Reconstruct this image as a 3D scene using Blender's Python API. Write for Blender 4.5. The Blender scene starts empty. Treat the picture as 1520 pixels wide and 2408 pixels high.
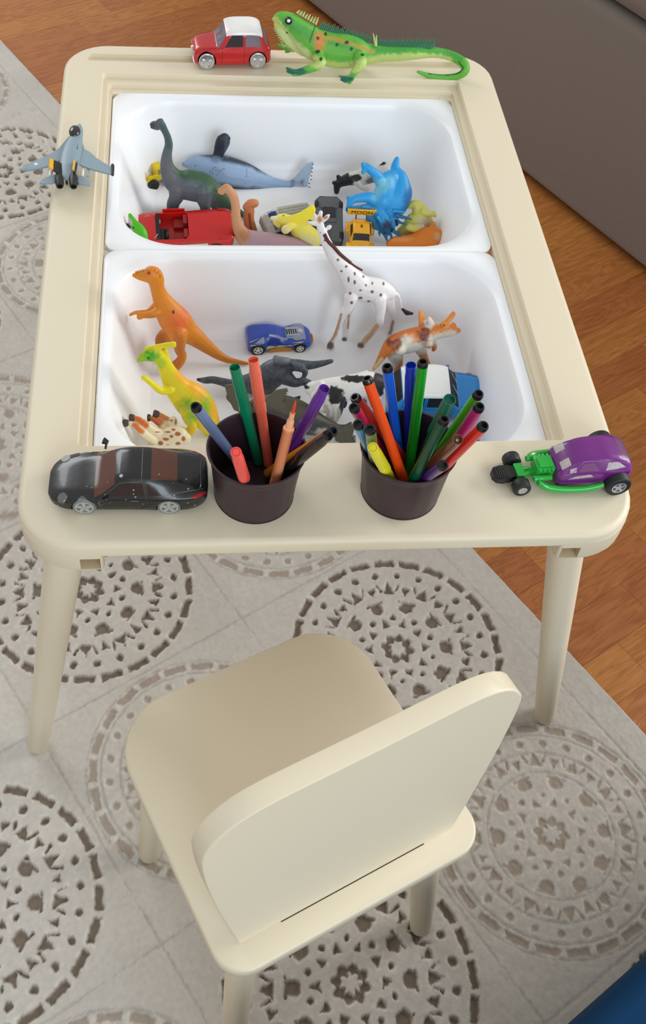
import bpy, bmesh, math, random
import numpy as np
from mathutils import Vector, Matrix
PI = math.pi
sc = bpy.context.scene
col = sc.collection
# ---------------------------------------------------------------- camera
F_PX, CX, CY = 2543.0075, 707.2308, 1122.4063
IW, IH = 1520, 2408
C = np.array([-0.1329, -0.5561, 1.2767])
def rotm(rx, ry, rz):
    cx, sx = math.cos(rx), math.sin(rx); cy, sy = math.cos(ry), math.sin(ry); cz, sz = math.cos(rz), math.sin(rz)
    return (np.array([[cz,-sz,0],[sz,cz,0],[0,0,1]]) @ np.array([[cy,0,sy],[0,1,0],[-sy,0,cy]]) @ np.array([[1,0,0],[0,cx,-sx],[0,sx,cx]]))
M = rotm(0.6732, -0.0701, -0.076)
cam_d = bpy.data.cameras.new('camera'); cam = bpy.data.objects.new('camera', cam_d); col.objects.link(cam)
cam.location = C; cam.rotation_euler = (0.6732, -0.0701, -0.076)
cam_d.sensor_fit = 'VERTICAL'; cam_d.sensor_height = 24.0; cam_d.sensor_width = 24.0
cam_d.lens = 24.0 * F_PX / IH
cam_d.shift_x = (IW/2 - CX) / IH; cam_d.shift_y = (CY - IH/2) / IH
cam_d.clip_start = 0.02
sc.camera = cam
# ---------------------------------------------------------------- light
w = bpy.data.worlds.new('world'); sc.world = w; w.use_nodes = True
bg = w.node_tree.nodes['Background']; bg.inputs[0].default_value = (1.0, 0.985, 0.96, 1); bg.inputs[1].default_value = 0.55
def area(name, loc, target, size, power, color):
    l = bpy.data.lights.new(name, 'AREA'); l.shape = 'RECTANGLE'; l.size, l.size_y = size; l.energy = power; l.color = color
    o = bpy.data.objects.new(name, l); col.objects.link(o); o.location = loc
    o.rotation_euler = (Vector(target) - Vector(loc)).to_track_quat('-Z', 'Y').to_euler()
    return o
area('window_light', (3.4, 0.9, 1.75), (0, 0.5, 0.4), (2.0, 1.6), 92, (1.0, 0.985, 0.96))
area('second_window', (0.9, -2.9, 1.9), (0, 0.2, 0.35), (1.8, 1.4), 56, (0.76, 0.89, 1.0))
area('far_left_fill', (-1.9, 2.9, 2.1), (-0.4, 1.0, 0.0), (1.6, 1.4), 40, (0.93, 0.97, 1.0))  # added fill lamp that brightens the far left rug
sc.view_settings.view_transform = 'Standard'; sc.view_settings.look = 'None'
sc.view_settings.exposure = 0.0; sc.view_settings.gamma = 1.0; sc.view_settings.use_curve_mapping = False
# ---------------------------------------------------------------- helpers
def ray(x, y): return M @ np.array([(x-CX)/F_PX, -(y-CY)/F_PX, -1.0])
def at(x, y, z):
    d = ray(x, y); return C + d*(z - C[2])/d[2]
def proj(P):
    q = (np.asarray(P) - C) @ M
    return np.stack([CX - F_PX*q[:,0]/q[:,2], CY + F_PX*q[:,1]/q[:,2]], 1)
def lin(c):
    c = np.asarray(c, float)/255.0
    return np.where(c <= 0.04045, c/12.92, ((c+0.055)/1.055)**2.4)
def rnd(seed): return np.random.RandomState(seed)
_n = {}
def noise2(x, y, s, seed=0):
    k = seed
    if k not in _n: _n[k] = rnd(seed).rand(256, 256)
    g = _n[k]; x = np.asarray(x)/s + 1000.0; y = np.asarray(y)/s + 1000.0
    xi = np.floor(x).astype(int); yi = np.floor(y).astype(int); fx = x-xi; fy = y-yi
    fx = fx*fx*(3-2*fx); fy = fy*fy*(3-2*fy); a = xi & 255; b = yi & 255; a1 = (a+1) & 255; b1 = (b+1) & 255
    return (g[a,b]*(1-fx)+g[a1,b]*fx)*(1-fy) + (g[a,b1]*(1-fx)+g[a1,b1]*fx)*fy
_m = {}
def mat(name, rgb, rough=0.5, metal=0.0, bump=0.0, bscale=200.0, var=0.0, spec=0.5, coat=0.0, sss=0.0, attr=None, trans=0.0, alpha=1.0, sheen=0.0):
    if name in _m: return _m[name]
    m = bpy.data.materials.new(name); m.use_nodes = True; nt = m.node_tree; b = nt.nodes['Principled BSDF']
    b.inputs['Base Color'].default_value = (*lin(rgb), 1); b.inputs['Roughness'].default_value = rough
    b.inputs['Metallic'].default_value = metal; b.inputs['Specular IOR Level'].default_value = spec
    b.inputs['Coat Weight'].default_value = coat; b.inputs['Coat Roughness'].default_value = 0.1
    b.inputs['Transmission Weight'].default_value = trans; b.inputs['Alpha'].default_value = alpha
    b.inputs['Sheen Weight'].default_value = sheen
    if sss: b.inputs['Subsurface Weight'].default_value = sss; b.inputs['Subsurface Scale'].default_value = 0.004
    tc = nt.nodes.new('ShaderNodeTexCoord')
    n = nt.nodes.new('ShaderNodeTexNoise'); n.inputs['Scale'].default_value = bscale; n.inputs['Detail'].default_value = 3
    nt.links.new(tc.outputs['Object'], n.inputs['Vector'])
    src = None
    if attr:
        a = nt.nodes.new('ShaderNodeAttribute'); a.attribute_name = attr; src = a.outputs['Color']
        nt.links.new(src, b.inputs['Base Color'])
    if var:
        mx = nt.nodes.new('ShaderNodeMix'); mx.data_type = 'RGBA'; mx.blend_type = 'MULTIPLY'; mx.inputs[0].default_value = 1.0
        r = nt.nodes.new('ShaderNodeMapRange'); r.inputs[3].default_value = 1-var; r.inputs[4].default_value = 1+var
        nt.links.new(n.outputs['Fac'], r.inputs[0])
        if src: nt.links.new(src, mx.inputs[6])
        else: mx.inputs[6].default_value = (*lin(rgb), 1)
        nt.links.new(r.outputs[0], mx.inputs[7]); nt.links.new(mx.outputs[2], b.inputs['Base Color'])
    if bump:
        bp = nt.nodes.new('ShaderNodeBump'); bp.inputs['Strength'].default_value = 1.0; bp.inputs['Distance'].default_value = bump
        nt.links.new(n.outputs['Fac'], bp.inputs['Height']); nt.links.new(bp.outputs[0], b.inputs['Normal'])
    _m[name] = m; return m
def tag(o, label=None, cat=None, group=None, kind=None):
    for k, v in (('label', label), ('category', cat), ('group', group), ('kind', kind)):
        if v: o[k] = v
    return o
def thing(name, label, cat, loc=(0,0,0), rot=(0,0,0), group=None, kind=None):
    o = bpy.data.objects.new(name, None); col.objects.link(o); o.empty_display_size = 0.02
    o.location = Vector([float(v) for v in loc]); o.rotation_euler = rot
    return tag(o, label, cat, group, kind)
def mesh(name, V, F, m, parent=None, smooth=True, cols=None, auto=40, label=None, world=False, fm=None):
    me = bpy.data.meshes.new(name)
    me.from_pydata([tuple(map(float, v)) for v in V] if not isinstance(V, np.ndarray) else V.tolist(), [], F if isinstance(F, list) else F.tolist())
    ms = m if isinstance(m, (list, tuple)) else [m]
    for q in ms: me.materials.append(q)
    if fm is not None: me.polygons.foreach_set('material_index', np.asarray(fm, dtype=np.int32))
    bm = bmesh.new(); bm.from_mesh(me); bmesh.ops.recalc_face_normals(bm, faces=bm.faces); bm.to_mesh(me); bm.free()
    if smooth:
        me.polygons.foreach_set('use_smooth', [True]*len(me.polygons))
        if auto: me.set_sharp_from_angle(angle=math.radians(auto))
    if cols is not None: setcol(me, cols)
    o = bpy.data.objects.new(name, me); col.objects.link(o)
    if parent is not None: att(o, parent, world)
    if label: o['label'] = label
    return o
def setcol(me, cols):
    a = me.color_attributes.new('Col', 'FLOAT_COLOR', 'POINT')
    c4 = np.ones((len(me.vertices), 4), dtype=np.float32); c4[:, :3] = cols; a.data.foreach_set('color', c4.ravel())
def att(o, parent, world=False):
    o.parent = parent
    if world:                                        # vertices were given in world space
        mt = Matrix.LocRotScale(parent.location, parent.rotation_euler, None)
        p = parent.parent
        if p is not None: mt = p.matrix_basis @ p.matrix_parent_inverse @ mt if p.type != 'EMPTY' else Matrix.Translation(p.location) @ mt
        o.matrix_parent_inverse = mt.inverted()
# loops of equal length skinned into a surface
def skin(loops, close=True, cap0=False, cap1=False):
    n = len(loops[0]); V = [tuple(p) for l in loops for p in l]; F = []
    for i in range(len(loops)-1):
        for j in range(n if close else n-1):
            a, b = i*n+j, i*n+(j+1) % n; F.append((a, b, b+n, a+n))
    if cap0: F.append(tuple(range(n))[::-1])
    if cap1: F.append(tuple(range((len(loops)-1)*n, len(loops)*n)))
    return V, F
def rrect(x0, x1, y0, y1, r, z, n=8):
    P = []
    rs = r if isinstance(r, (list, tuple)) else [r]*4
    for k, (cx, cy, sx, sy) in enumerate(((x1, y1, 1, 1), (x0, y1, -1, 1), (x0, y0, -1, -1), (x1, y0, 1, -1))):
        rr = rs[k]
        for i in range(n+1):
            a = k*PI/2 + i*PI/2/n
            P.append((cx - sx*rr + rr*math.cos(a), cy - sy*rr + rr*math.sin(a), z))
    return P
def box(x0, x1, y0, y1, z0, z1):
    V = [(x, y, z) for z in (z0, z1) for x, y in ((x0,y0),(x1,y0),(x1,y1),(x0,y1))]
    return V, [(3,2,1,0),(4,5,6,7),(0,1,5,4),(1,2,6,5),(2,3,7,6),(3,0,4,7)]
def join(*ms):
    V = []; F = []
    for v, f in ms:
        k = len(V); V += [tuple(p) for p in v]; F += [tuple(i+k for i in q) for q in f]
    return V, F
def cyl(p0, p1, r0, r1=None, n=20, cap=True, prof=None):
    """round body from p0 to p1; prof = list of (t, radius)"""
    p0 = np.array(p0, float); p1 = np.array(p1, float); r1 = r0 if r1 is None else r1
    prof = prof or [(0, r0), (1, r1)]
    d = p1-p0; d = d/np.linalg.norm(d); a = np.cross(d, [0,0,1.0] if abs(d[2]) < .9 else [1.0,0,0]); a /= np.linalg.norm(a); b = np.cross(d, a)
    loops = [[p0+(p1-p0)*t + r*(math.cos(2*PI*k/n)*a + math.sin(2*PI*k/n)*b) for k in range(n)] for t, r in prof]
    return skin(loops, True, cap, cap)
def bevel(o, wd, seg=2, ang=35):
    m = o.modifiers.new('bevel', 'BEVEL'); m.width = wd; m.segments = seg; m.limit_method = 'ANGLE'; m.angle_limit = math.radians(ang); m.harden_normals = False
    return o
def bake(o, mods):
    """apply modifiers without operators"""
    for f in mods: f(o)
    dg = bpy.context.evaluated_depsgraph_get(); me = bpy.data.meshes.new_from_object(o.evaluated_get(dg))
    old = o.data; o.modifiers.clear(); o.data = me; me.name = o.name
    if old.users == 0: bpy.data.meshes.remove(old)
    return o
def xf(V, loc=(0,0,0), rz=0.0, s=1.0):
    c, q = math.cos(rz), math.sin(rz)
    return [(loc[0]+s*(c*x-q*y), loc[1]+s*(q*x+c*y), loc[2]+s*z) for x, y, z in V]
# ---------------------------------------------------------------- floor, rug, sofa
TH = math.radians(30.6)
E1 = np.array([math.cos(TH), math.sin(TH)]); E2 = np.array([-math.sin(TH), math.cos(TH)]); RO = np.array([0.141, 0.151])
def rw(a, b): return RO[0]+a*E1[0]+b*E2[0], RO[1]+a*E1[1]+b*E2[1]
def wood():
    m = bpy.data.materials.new('beech_laminate'); m.use_nodes = True; nt = m.node_tree; b = nt.nodes['Principled BSDF']
    b.inputs['Roughness'].default_value = 0.38; b.inputs['Specular IOR Level'].default_value = 0.4
    tc = nt.nodes.new('ShaderNodeTexCoord'); mp = nt.nodes.new('ShaderNodeMapping'); oi = nt.nodes.new('ShaderNodeObjectInfo')
    mp.inputs['Scale'].default_value = (3.0, 22.0, 1.0); nt.links.new(tc.outputs['Object'], mp.inputs[0])
    ad = nt.nodes.new('ShaderNodeVectorMath'); ad.operation = 'ADD'; sm = nt.nodes.new('ShaderNodeVectorMath'); sm.operation = 'SCALE'
    cmb = nt.nodes.new('ShaderNodeCombineXYZ'); nt.links.new(oi.outputs['Random'], cmb.inputs[0]); nt.links.new(oi.outputs['Random'], cmb.inputs[2])
    nt.links.new(cmb.outputs[0], sm.inputs[0]); sm.inputs['Scale'].default_value = 40.0
    nt.links.new(mp.outputs[0], ad.inputs[0]); nt.links.new(sm.outputs[0], ad.inputs[1])
    n1 = nt.nodes.new('ShaderNodeTexNoise'); n1.inputs['Scale'].default_value = 1.6; n1.inputs['Detail'].default_value = 5; n1.inputs['Distortion'].default_value = 1.3
    n2 = nt.nodes.new('ShaderNodeTexNoise'); n2.inputs['Scale'].default_value = 9.0; n2.inputs['Detail'].default_value = 4
    nt.links.new(ad.outputs[0], n1.inputs['Vector']); nt.links.new(ad.outputs[0], n2.inputs['Vector'])
    wv = nt.nodes.new('ShaderNodeMath'); wv.operation = 'SINE'; ml = nt.nodes.new('ShaderNodeMath'); ml.operation = 'MULTIPLY'; ml.inputs[1].default_value = 46.0
    nt.links.new(n1.outputs['Fac'], ml.inputs[0]); nt.links.new(ml.outputs[0], wv.inputs[0])
    cr = nt.nodes.new('ShaderNodeValToRGB'); e = cr.color_ramp.elements
    e[0].position = 0.0; e[0].color = (*lin((152, 90, 38)), 1); e[1].position = 1.0; e[1].color = (*lin((204, 136, 74)), 1)
    mr = nt.nodes.new('ShaderNodeMapRange'); mr.inputs[1].default_value = -1; nt.links.new(wv.outputs[0], mr.inputs[0]); mr.inputs[3].default_value = 0.30; mr.inputs[4].default_value = 0.62
    a2 = nt.nodes.new('ShaderNodeMath'); a2.operation = 'MULTIPLY_ADD'; a2.inputs[1].default_value = 0.7; nt.links.new(n2.outputs['Fac'], a2.inputs[0])
    sb = nt.nodes.new('ShaderNodeMath'); sb.operation = 'SUBTRACT'; sb.inputs[1].default_value = 0.35; nt.links.new(mr.outputs[0], sb.inputs[0]); nt.links.new(sb.outputs[0], a2.inputs[2])
    nt.links.new(a2.outputs[0], cr.inputs[0])
    hs = nt.nodes.new('ShaderNodeHueSaturation')
    vr = nt.nodes.new('ShaderNodeMapRange'); vr.inputs[3].default_value = 0.86; vr.inputs[4].default_value = 1.10; nt.links.new(oi.outputs['Random'], vr.inputs[0]); nt.links.new(vr.outputs[0], hs.inputs['Value'])
    hr = nt.nodes.new('ShaderNodeMapRange'); hr.inputs[3].default_value = 0.491; hr.inputs[4].default_value = 0.503; nt.links.new(oi.outputs['Random'], hr.inputs[0]); nt.links.new(hr.outputs[0], hs.inputs['Hue'])
    nt.links.new(cr.outputs[0], hs.inputs['Color']); nt.links.new(hs.outputs[0], b.inputs['Base Color'])
    return m
MW = wood()
fl = mesh('floor', *box(-2.6, 3.2, -1.6, 3.6, -0.03, -0.0012), mat('laminate_joint', (140, 86, 44), 0.6, var=0.1, bscale=20)); tag(fl, kind='structure')
R0 = random.Random(7)
pw = 0.0665; row = 0; b = -0.62
_pm = {}
while b < 2.75:
    a = 0.02 - R0.random()*0.35; amax = 1.02
    while a < amax:
        L = R0.choice([0.30, 0.36, 0.42, 0.48])
        if L not in _pm:
            V, F = box(-L/2, L/2, -pw/2, pw/2, -0.008, 0.0); g = 0.0002
            V = [(x-math.copysign(g, x), y-math.copysign(g, y), z) for x, y, z in V]
            o = mesh('plank', V, F, MW, fl, smooth=False); _pm[L] = o.data; first = o
        else:
            first = bpy.data.objects.new('plank', _pm[L]); col.objects.link(first); first.parent = fl
        x, y = rw(a+L/2, b+pw/2); first.location = (x, y, 0); first.rotation_euler = (0, 0, TH)
        a += L
    b += pw
# rug: one carved mesh
def smooth(e0, e1, x):
    t = np.clip((x-e0)/(e1-e0), 0, 1); return t*t*(3-2*t)
def rug():
    def lines(segs):
        out = []
        for a, b_, s in segs: out += list(np.arange(a, b_, s))
        return np.array(out + [segs[-1][1]])
    xs = lines([(-1.55, -0.95, 0.006), (-0.95, 0.198, 0.0019)]); ys = lines([(-0.50, 0.36, 0.0019), (0.36, 1.25, 0.0036), (1.25, 2.3, 0.008)])
    X, Y = np.meshgrid(xs, ys, indexing='ij')
    jx = (noise2(X, Y, 0.0035, 1)-0.5)*0.0020; jy = (noise2(X, Y, 0.0035, 2)-0.5)*0.0020
    Xj, Yj = X+jx, Y+jy
    P = 0.3023; ci = np.round(Xj/P); cj = np.round(Yj/P); u = Xj-ci*P; v = Yj-cj*P
    dark = ((ci+cj) % 2 == 0)
    r = np.hypot(u, v); th = np.arctan2(v, u)
    inf = np.full_like(r, 1.0)
    def sector(n, off=0.0):
        k = 2*PI/n; t = (th-off) - np.round((th-off)/k)*k; return r*np.cos(t), r*np.sin(t)
    def dots(n, rad, size, off=0.0, sy=1.0):
        a, b_ = sector(n, off); return np.hypot(a-rad, b_/sy)-size
    def bar(n, rad, hl, hw, ang, off=0.0):
        a, b_ = sector(n, off); a = a-rad; c, s = math.cos(ang), math.sin(ang)
        p = a*c+b_*s; q = -a*s+b_*c; dx = np.abs(p)-hl; dy = np.abs(q)-hw
        return np.minimum(np.maximum(dx, dy), 0)+np.hypot(np.maximum(dx, 0), np.maximum(dy, 0))
    def tri(n, rad, h, w_, off=0.0, inv=False):
        a, b_ = sector(n, off); t = (a-rad)*(-1 if inv else 1); q_ = 0
        return np.maximum(np.maximum(-t-h/2, 0.9*(np.abs(b_)-(w_/2)*(0.5 - t/h))), -1)
    D = [bar(24, 0.1365, 0.0045, 0.0138, 0.0), dots(24, 0.1165, 0.0046, PI/24),
         tri(12, 0.0950, 0.0165, 0.0165), tri(12, 0.0905, 0.0125, 0.0115, PI/12, True),
         bar(12, 0.0960, 0.0062, 0.0011, 0.35, PI/24), bar(12, 0.0960, 0.0062, 0.0011, -0.35, -PI/24),
         dots(10, 0.0655, 0.0082, 0.1, 1.1), bar(10, 0.0725, 0.0012, 0.0115, 0.0, 0.1),
         dots(10, 0.0485, 0.0034, 0.1+PI/10), tri(10, 0.040, 0.011, 0.011, 0.1),
         np.maximum(np.abs(r-0.0150)-0.0046-0.0024*np.cos(8*th), -(np.maximum(abs(u), abs(v))-0.0075))]
    d = inf
    for q in D: d = np.minimum(d, q)
    ragged = (noise2(X, Y, 0.006, 3)-0.5)*0.0022
    cut = 1-smooth(-0.0012, 0.0012, d+ragged)
    ring = np.minimum(np.abs(r-0.1445), np.minimum(np.abs(r-0.1275), np.minimum(np.abs(r-0.104), np.abs(r-0.078))))
    rl = (1-smooth(0.0004, 0.0022, ring+(noise2(X, Y, 0.01, 4)-0.5)*0.002))*(~dark)*(r < 0.15)
    border = (X > 0.1512)
    inside = (~border)
    cut = cut*inside; rl = rl*inside
    sd = np.minimum(np.abs(np.abs(Xj-ci*P)-P/2), np.abs(np.abs(Yj-cj*P)-P/2))
    seam = (1-smooth(0.0003, 0.0020, sd+(noise2(X, Y, 0.03, 5)-0.5)*0.0012))*np.where(border, np.abs(Xj-0.1512) < 0.004, 1)
    depth = np.where(dark, 0.0044, 0.0016)
    Z = 0.011 - cut*depth - seam*0.0008 - rl*0.0010 + (noise2(X, Y, 0.012, 6)-0.5)*0.0008 + (noise2(X, Y, 0.0028, 7)-0.5)*0.0007
    ed = np.minimum(0.198-X, Y+0.50); Z = np.where(ed < 0.003, 0.003+ed*2.0, Z)
    pile = lin((202, 196, 187)); dk = lin((130, 117, 103)); lt = lin((170, 157, 143))
    cut3 = cut[..., None]
    tgt = np.where(dark[..., None], dk, lt)
    colr = pile*(1-cut3)+tgt*cut3
    frill = smooth(0.0005, 0.0018, d+ragged)*(1-smooth(0.0018, 0.0055, d+ragged))*inside*smooth(0.50, 0.62, noise2(X, Y, 0.0052, 8))
    colr = colr*(1+0.16*frill[..., None])
    colr = colr*(1-0.20*seam[..., None])*(1-0.22*rl[..., None])
    colr = colr*(0.95+0.10*noise2(X, Y, 0.09, 9)[..., None])*(0.94+0.12*noise2(X, Y, 0.004, 10)[..., None])
    n, m_ = X.shape
    WX = RO[0]+X*E1[0]+Y*E2[0]; WY = RO[1]+X*E1[1]+Y*E2[1]
    V = np.stack([WX.ravel(), WY.ravel(), Z.ravel()], 1)
    I = np.arange(n*m_).reshape(n, m_); Fq = np.stack([I[:-1,:-1].ravel(), I[1:,:-1].ravel(), I[1:,1:].ravel(), I[:-1,1:].ravel()], 1)
    me = bpy.data.meshes.new('rug'); me.vertices.add(len(V)); me.vertices.foreach_set('co', V.astype(np.float32).ravel())
    me.loops.add(Fq.size); me.loops.foreach_set('vertex_index', Fq.astype(np.int32).ravel())
    me.polygons.add(len(Fq)); me.polygons.foreach_set('loop_start', np.arange(0, Fq.size, 4, dtype=np.int32)); me.polygons.foreach_set('use_smooth', [True]*len(Fq))
    me.update(calc_edges=True)
    me.materials.append(mat('rug_pile', (190, 185, 180), 0.95, bump=0.0006, bscale=900, spec=0.1, attr='Col', var=0.07, sheen=0.15))
    setcol(me, colr.reshape(-1, 3))
    t = thing('rug', 'large pale grey rug with carved brown lace medallions under table and chair', 'rug', (*rw(-0.5, 0.3), 0.0))
    o = bpy.data.objects.new('carved_pile', me); col.objects.link(o); att(o, t, True)
    # fringe hairs and bound edge along the right side
    RR = random.Random(3); parts = []
    for i in range(220):
        s = RR.uniform(-0.6, 2.2); l = RR.uniform(0.002, 0.008); x, y = rw(0.197, s); x2, y2 = rw(0.197+l, s+RR.uniform(-0.005, 0.005))
        parts.append(cyl((x, y, 0.004), (x2, y2, 0.001+RR.random()*0.003), 0.0004, 0.0001, 4))
    e = mesh('loose_threads', *join(*parts), mat('rug_thread', (215, 210, 202), 0.9), t, world=True); e['kind'] = 'stuff'
rug()
# blue corner at lower right, unseen body added to shade the rug
def shading_ottoman():
    zt = 0.33; p = np.array(at(1520, 2300, zt)[:2]); q = np.array(at(1400, 2408, zt)[:2])
    d = (p-q)/np.linalg.norm(p-q); nn = np.array([d[1], -d[0]])
    t = thing('shading_ottoman', 'deep blue felt block showing one corner, unseen body added to shade the rug', 'shading_ottoman', (*(p+nn*.25), 0.011))
    L = []
    for z, ins, r in ((.022, .006, .03), (.03, .0, .034), (zt-.03, .0, .034), (zt-.012, .003, .032), (zt-.003, .010, .028), (zt, .022, .02)):
        L.append([(*(p+d*x+nn*(y-.012)), zz) for x, y, zz in rrect(-0.42+ins, 0.55-ins, ins, 0.50-ins, r, z, 6)])
    mesh('cushion', *skin(L, True, True, True), mat('blue_felt', (6, 54, 92), 0.85, bump=0.0003, bscale=700, var=0.1, spec=0.2), t, world=True)
    for x in (-.36, .49):
        for y in (.06, .44):
            c = p+d*x+nn*y; mesh('foot', *cyl((*c, .0112), (*c, .025), .018, n=16), mat('foot_black', (30, 28, 26), .5), t, world=True)
shading_ottoman()
# sofa beyond the table
def sofa():
    t = thing('sofa', 'taupe grey fabric sofa standing behind the table on the wood floor', 'sofa', (*rw(1.3, 1.3), 0.0))
    mf = mat('sofa_fabric', (122, 110, 101), 0.9, bump=0.0006, bscale=420, var=0.09, spec=0.15, sheen=0.2)
    def slab(name, a0, a1, b0, b1, z0, z1, r=0.03, wob=0.0, lean=0.0):
        NB, NZ = 40, 14; loops = []
        for i in range(NB+1):
            s = i/NB; b_ = b0+(b1-b0)*s; e = 1.0
            ring = rrect(z0, z1, a0, a1, r, b_, 5)       # (z, a) section
            L_ = []
            for (zz, aa, bb) in ring:
                k = (zz-z0)/(z1-z0); ww = wob*math.sin(b_*9+k*4)*math.sin(k*PI)
                x, y = rw(aa+ww+lean*k, bb); L_.append((x, y, zz))
            loops.append(L_)
        V, F = skin(loops, True, True, True)
        return mesh(name, V, F, mf, t, world=True, auto=60)
    slab('base', 0.861, 1.72, -0.25, 2.2, 0.018, 0.40, 0.022, 0.004)
    slab('seat_cushion', 0.845, 1.55, -0.08, 0.98, 0.405, 0.54, 0.05, 0.006)
    slab('seat_cushion', 0.845, 1.55, 0.99, 2.04, 0.405, 0.54, 0.05, 0.006)
    slab('backrest', 1.52, 1.75, -0.24, 2.19, 0.40, 0.86, 0.06, 0.006)
    slab('armrest', 0.87, 1.70, -0.26, -0.09, 0.40, 0.64, 0.05)
    slab('armrest', 0.87, 1.70, 2.05, 2.21, 0.40, 0.64, 0.05)
    for a_ in (0.93, 1.65):
        for b_ in (-0.15, 2.1):
            x, y = rw(a_, b_); mesh('foot', *cyl((x, y, 0), (x, y, 0.02), 0.025), mat('foot_black', (30, 28, 26), 0.5), t, world=True)
sofa()
# ---------------------------------------------------------------- table
TZ = 0.48
CREAM = (228, 216, 190)
mc = mat('cream_paint', CREAM, 0.42, bump=0.00006, bscale=260, var=0.012, spec=0.4)
def table():
    t = thing('play_table', 'cream painted low play table holding two white plastic bins', 'table', (0, 0.415, 0))
    x0, x1, y0, y1 = -0.29, 0.29, 0.0, 0.83; R = 0.058
    L = []
    L.append(rrect(x0+.0035, x1-.0035, y0+.0035, y1-.0035, R, TZ-0.020))
    for k in range(0, 3):
        a = k*PI/2/2; L.append(rrect(x0+.003-.003*math.sin(a), x1-.003+.003*math.sin(a), y0+.003-.003*math.sin(a), y1-.003+.003*math.sin(a), R, TZ-0.017+.003*(math.sin(a)-0)))
    br = 0.0075
    for k in range(1, 7):
        a = k*PI/2/6; i = br*(1-math.cos(a)); L.append(rrect(x0+i, x1-i, y0+i, y1-i, R-i, TZ-br+br*math.sin(a)))
    ry = 0.1165
    L.append(rrect(-0.2390, 0.2390, ry, 0.7590, 0.005, TZ))
    L.append(rrect(-0.2382, 0.2382, ry, 0.7583, 0.005, TZ-0.0012))
    L.append(rrect(-0.2380, 0.2380, ry, 0.7582, 0.005, TZ-0.0070))
    L.append(rrect(-0.2310, 0.2310, ry, 0.7440, 0.004, TZ-0.0072))
    L.append(rrect(-0.2303, 0.2303, ry, 0.7433, 0.004, TZ-0.0080))
    L.append(rrect(-0.2300, 0.2300, ry, 0.7430, 0.004, TZ-0.0125))
    L.append(rrect(-0.2262, 0.2262, ry, 0.7345, 0.004, TZ-0.0128))
    L.append(rrect(-0.2260, 0.2260, ry, 0.7340, 0.004, TZ-0.0200))
    L.append(rrect(-0.2260, 0.2260, ry, 0.7340, 0.004, TZ-0.0200))
    V, F = skin(L, True)
    n = len(L[0]); k = (len(L)-1)*n
    for j in range(n): F.append((j, (j+1) % n, k+(j+1) % n, k+j))
    top = mesh('tabletop', V, F, mc, t, world=True, auto=35)
    # paper slot routed across the far end
    cut = mesh('slot_cutter', *skin([rrect(-0.262, 0.262, 0.7875, 0.8045, 0.0084, z, 8) for z in (TZ-0.006, TZ+0.01)], True, True, True), mc)
    def bo(o):
        m = o.modifiers.new('b', 'BOOLEAN'); m.object = cut; m.operation = 'DIFFERENCE'; m.solver = 'EXACT'
    bake(top, [bo]); bpy.data.objects.remove(cut)
    top.data.set_sharp_from_angle(angle=math.radians(35))
    # corner blocks with a square notch, and legs
    sock = mat('raw_wood', (214, 196, 160), 0.7, bump=0.0002, bscale=90, var=0.08)
    for sx in (-1, 1):
        for sy, yb in ((-1, 0.0), (1, 0.83)):
            z0, z1 = TZ-0.040, TZ-0.0125
            xa, xb = (x0+.0002, -0.212) if sx < 0 else (0.212, x1-.0002)
            ya, yb2 = (0.0002, 0.10) if sy < 0 else (0.73, 0.8298)
            r = [0.004]*4; r[{(1, 1): 0, (-1, 1): 1, (-1, -1): 2, (1, -1): 3}[(sx, sy)]] = R-.002
            Ls = []
            for z, i in ((z0, .004), (z0+.002, .001), (z0+.005, 0), (z1, 0)):
                Ls.append(rrect(xa+(i if sx < 0 else 0), xb-(i if sx > 0 else 0), ya+(i if sy < 0 else 0), yb2-(i if sy > 0 else 0), r, z, 8))
            o = mesh('corner_block', *skin(Ls, True, True, True), mc, t, world=True, auto=35)
            nx0, nx1 = (-0.2325, -0.2145) if sx < 0 else (0.2145, 0.2325)
            ny = (-0.01, 0.03) if sy < 0 else (0.80, 0.84)
            ct = mesh('c', *box(nx0, nx1, ny[0], ny[1], z0+.0045, TZ-.0196), sock)
            def bo2(o, ct=ct):
                m = o.modifiers.new('b', 'BOOLEAN'); m.object = ct; m.operation = 'DIFFERENCE'; m.solver = 'EXACT'; m.material_mode = 'TRANSFER'
            bake(o, [bo2]); bpy.data.objects.remove(ct); o.data.set_sharp_from_angle(angle=math.radians(35))
    feet = {(-1, -1): at(90, 1752, 0.0115)[:2], (1, -1): at(1281, 1684, 0.0115)[:2], (-1, 1): (-0.318, 0.80), (1, 1): (0.318, 0.80)}
    tops = {(-1, -1): (-0.2480, 0.030), (1, -1): (0.2330, 0.034), (-1, 1): (-0.246, 0.80), (1, 1): (0.240, 0.796)}
    for k in feet:
        f_, h = feet[k], tops[k]
        V, F = cyl((*f_, 0.0116), (*h, TZ-0.038), 0, 0, 28, True, [(0, .0112), (0.006, .0130), (0.25, .0146), (0.6, .0166), (1, .0186)])
        mesh('leg', V, F, mc, t, world=True, auto=50)
    return t
table()
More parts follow.
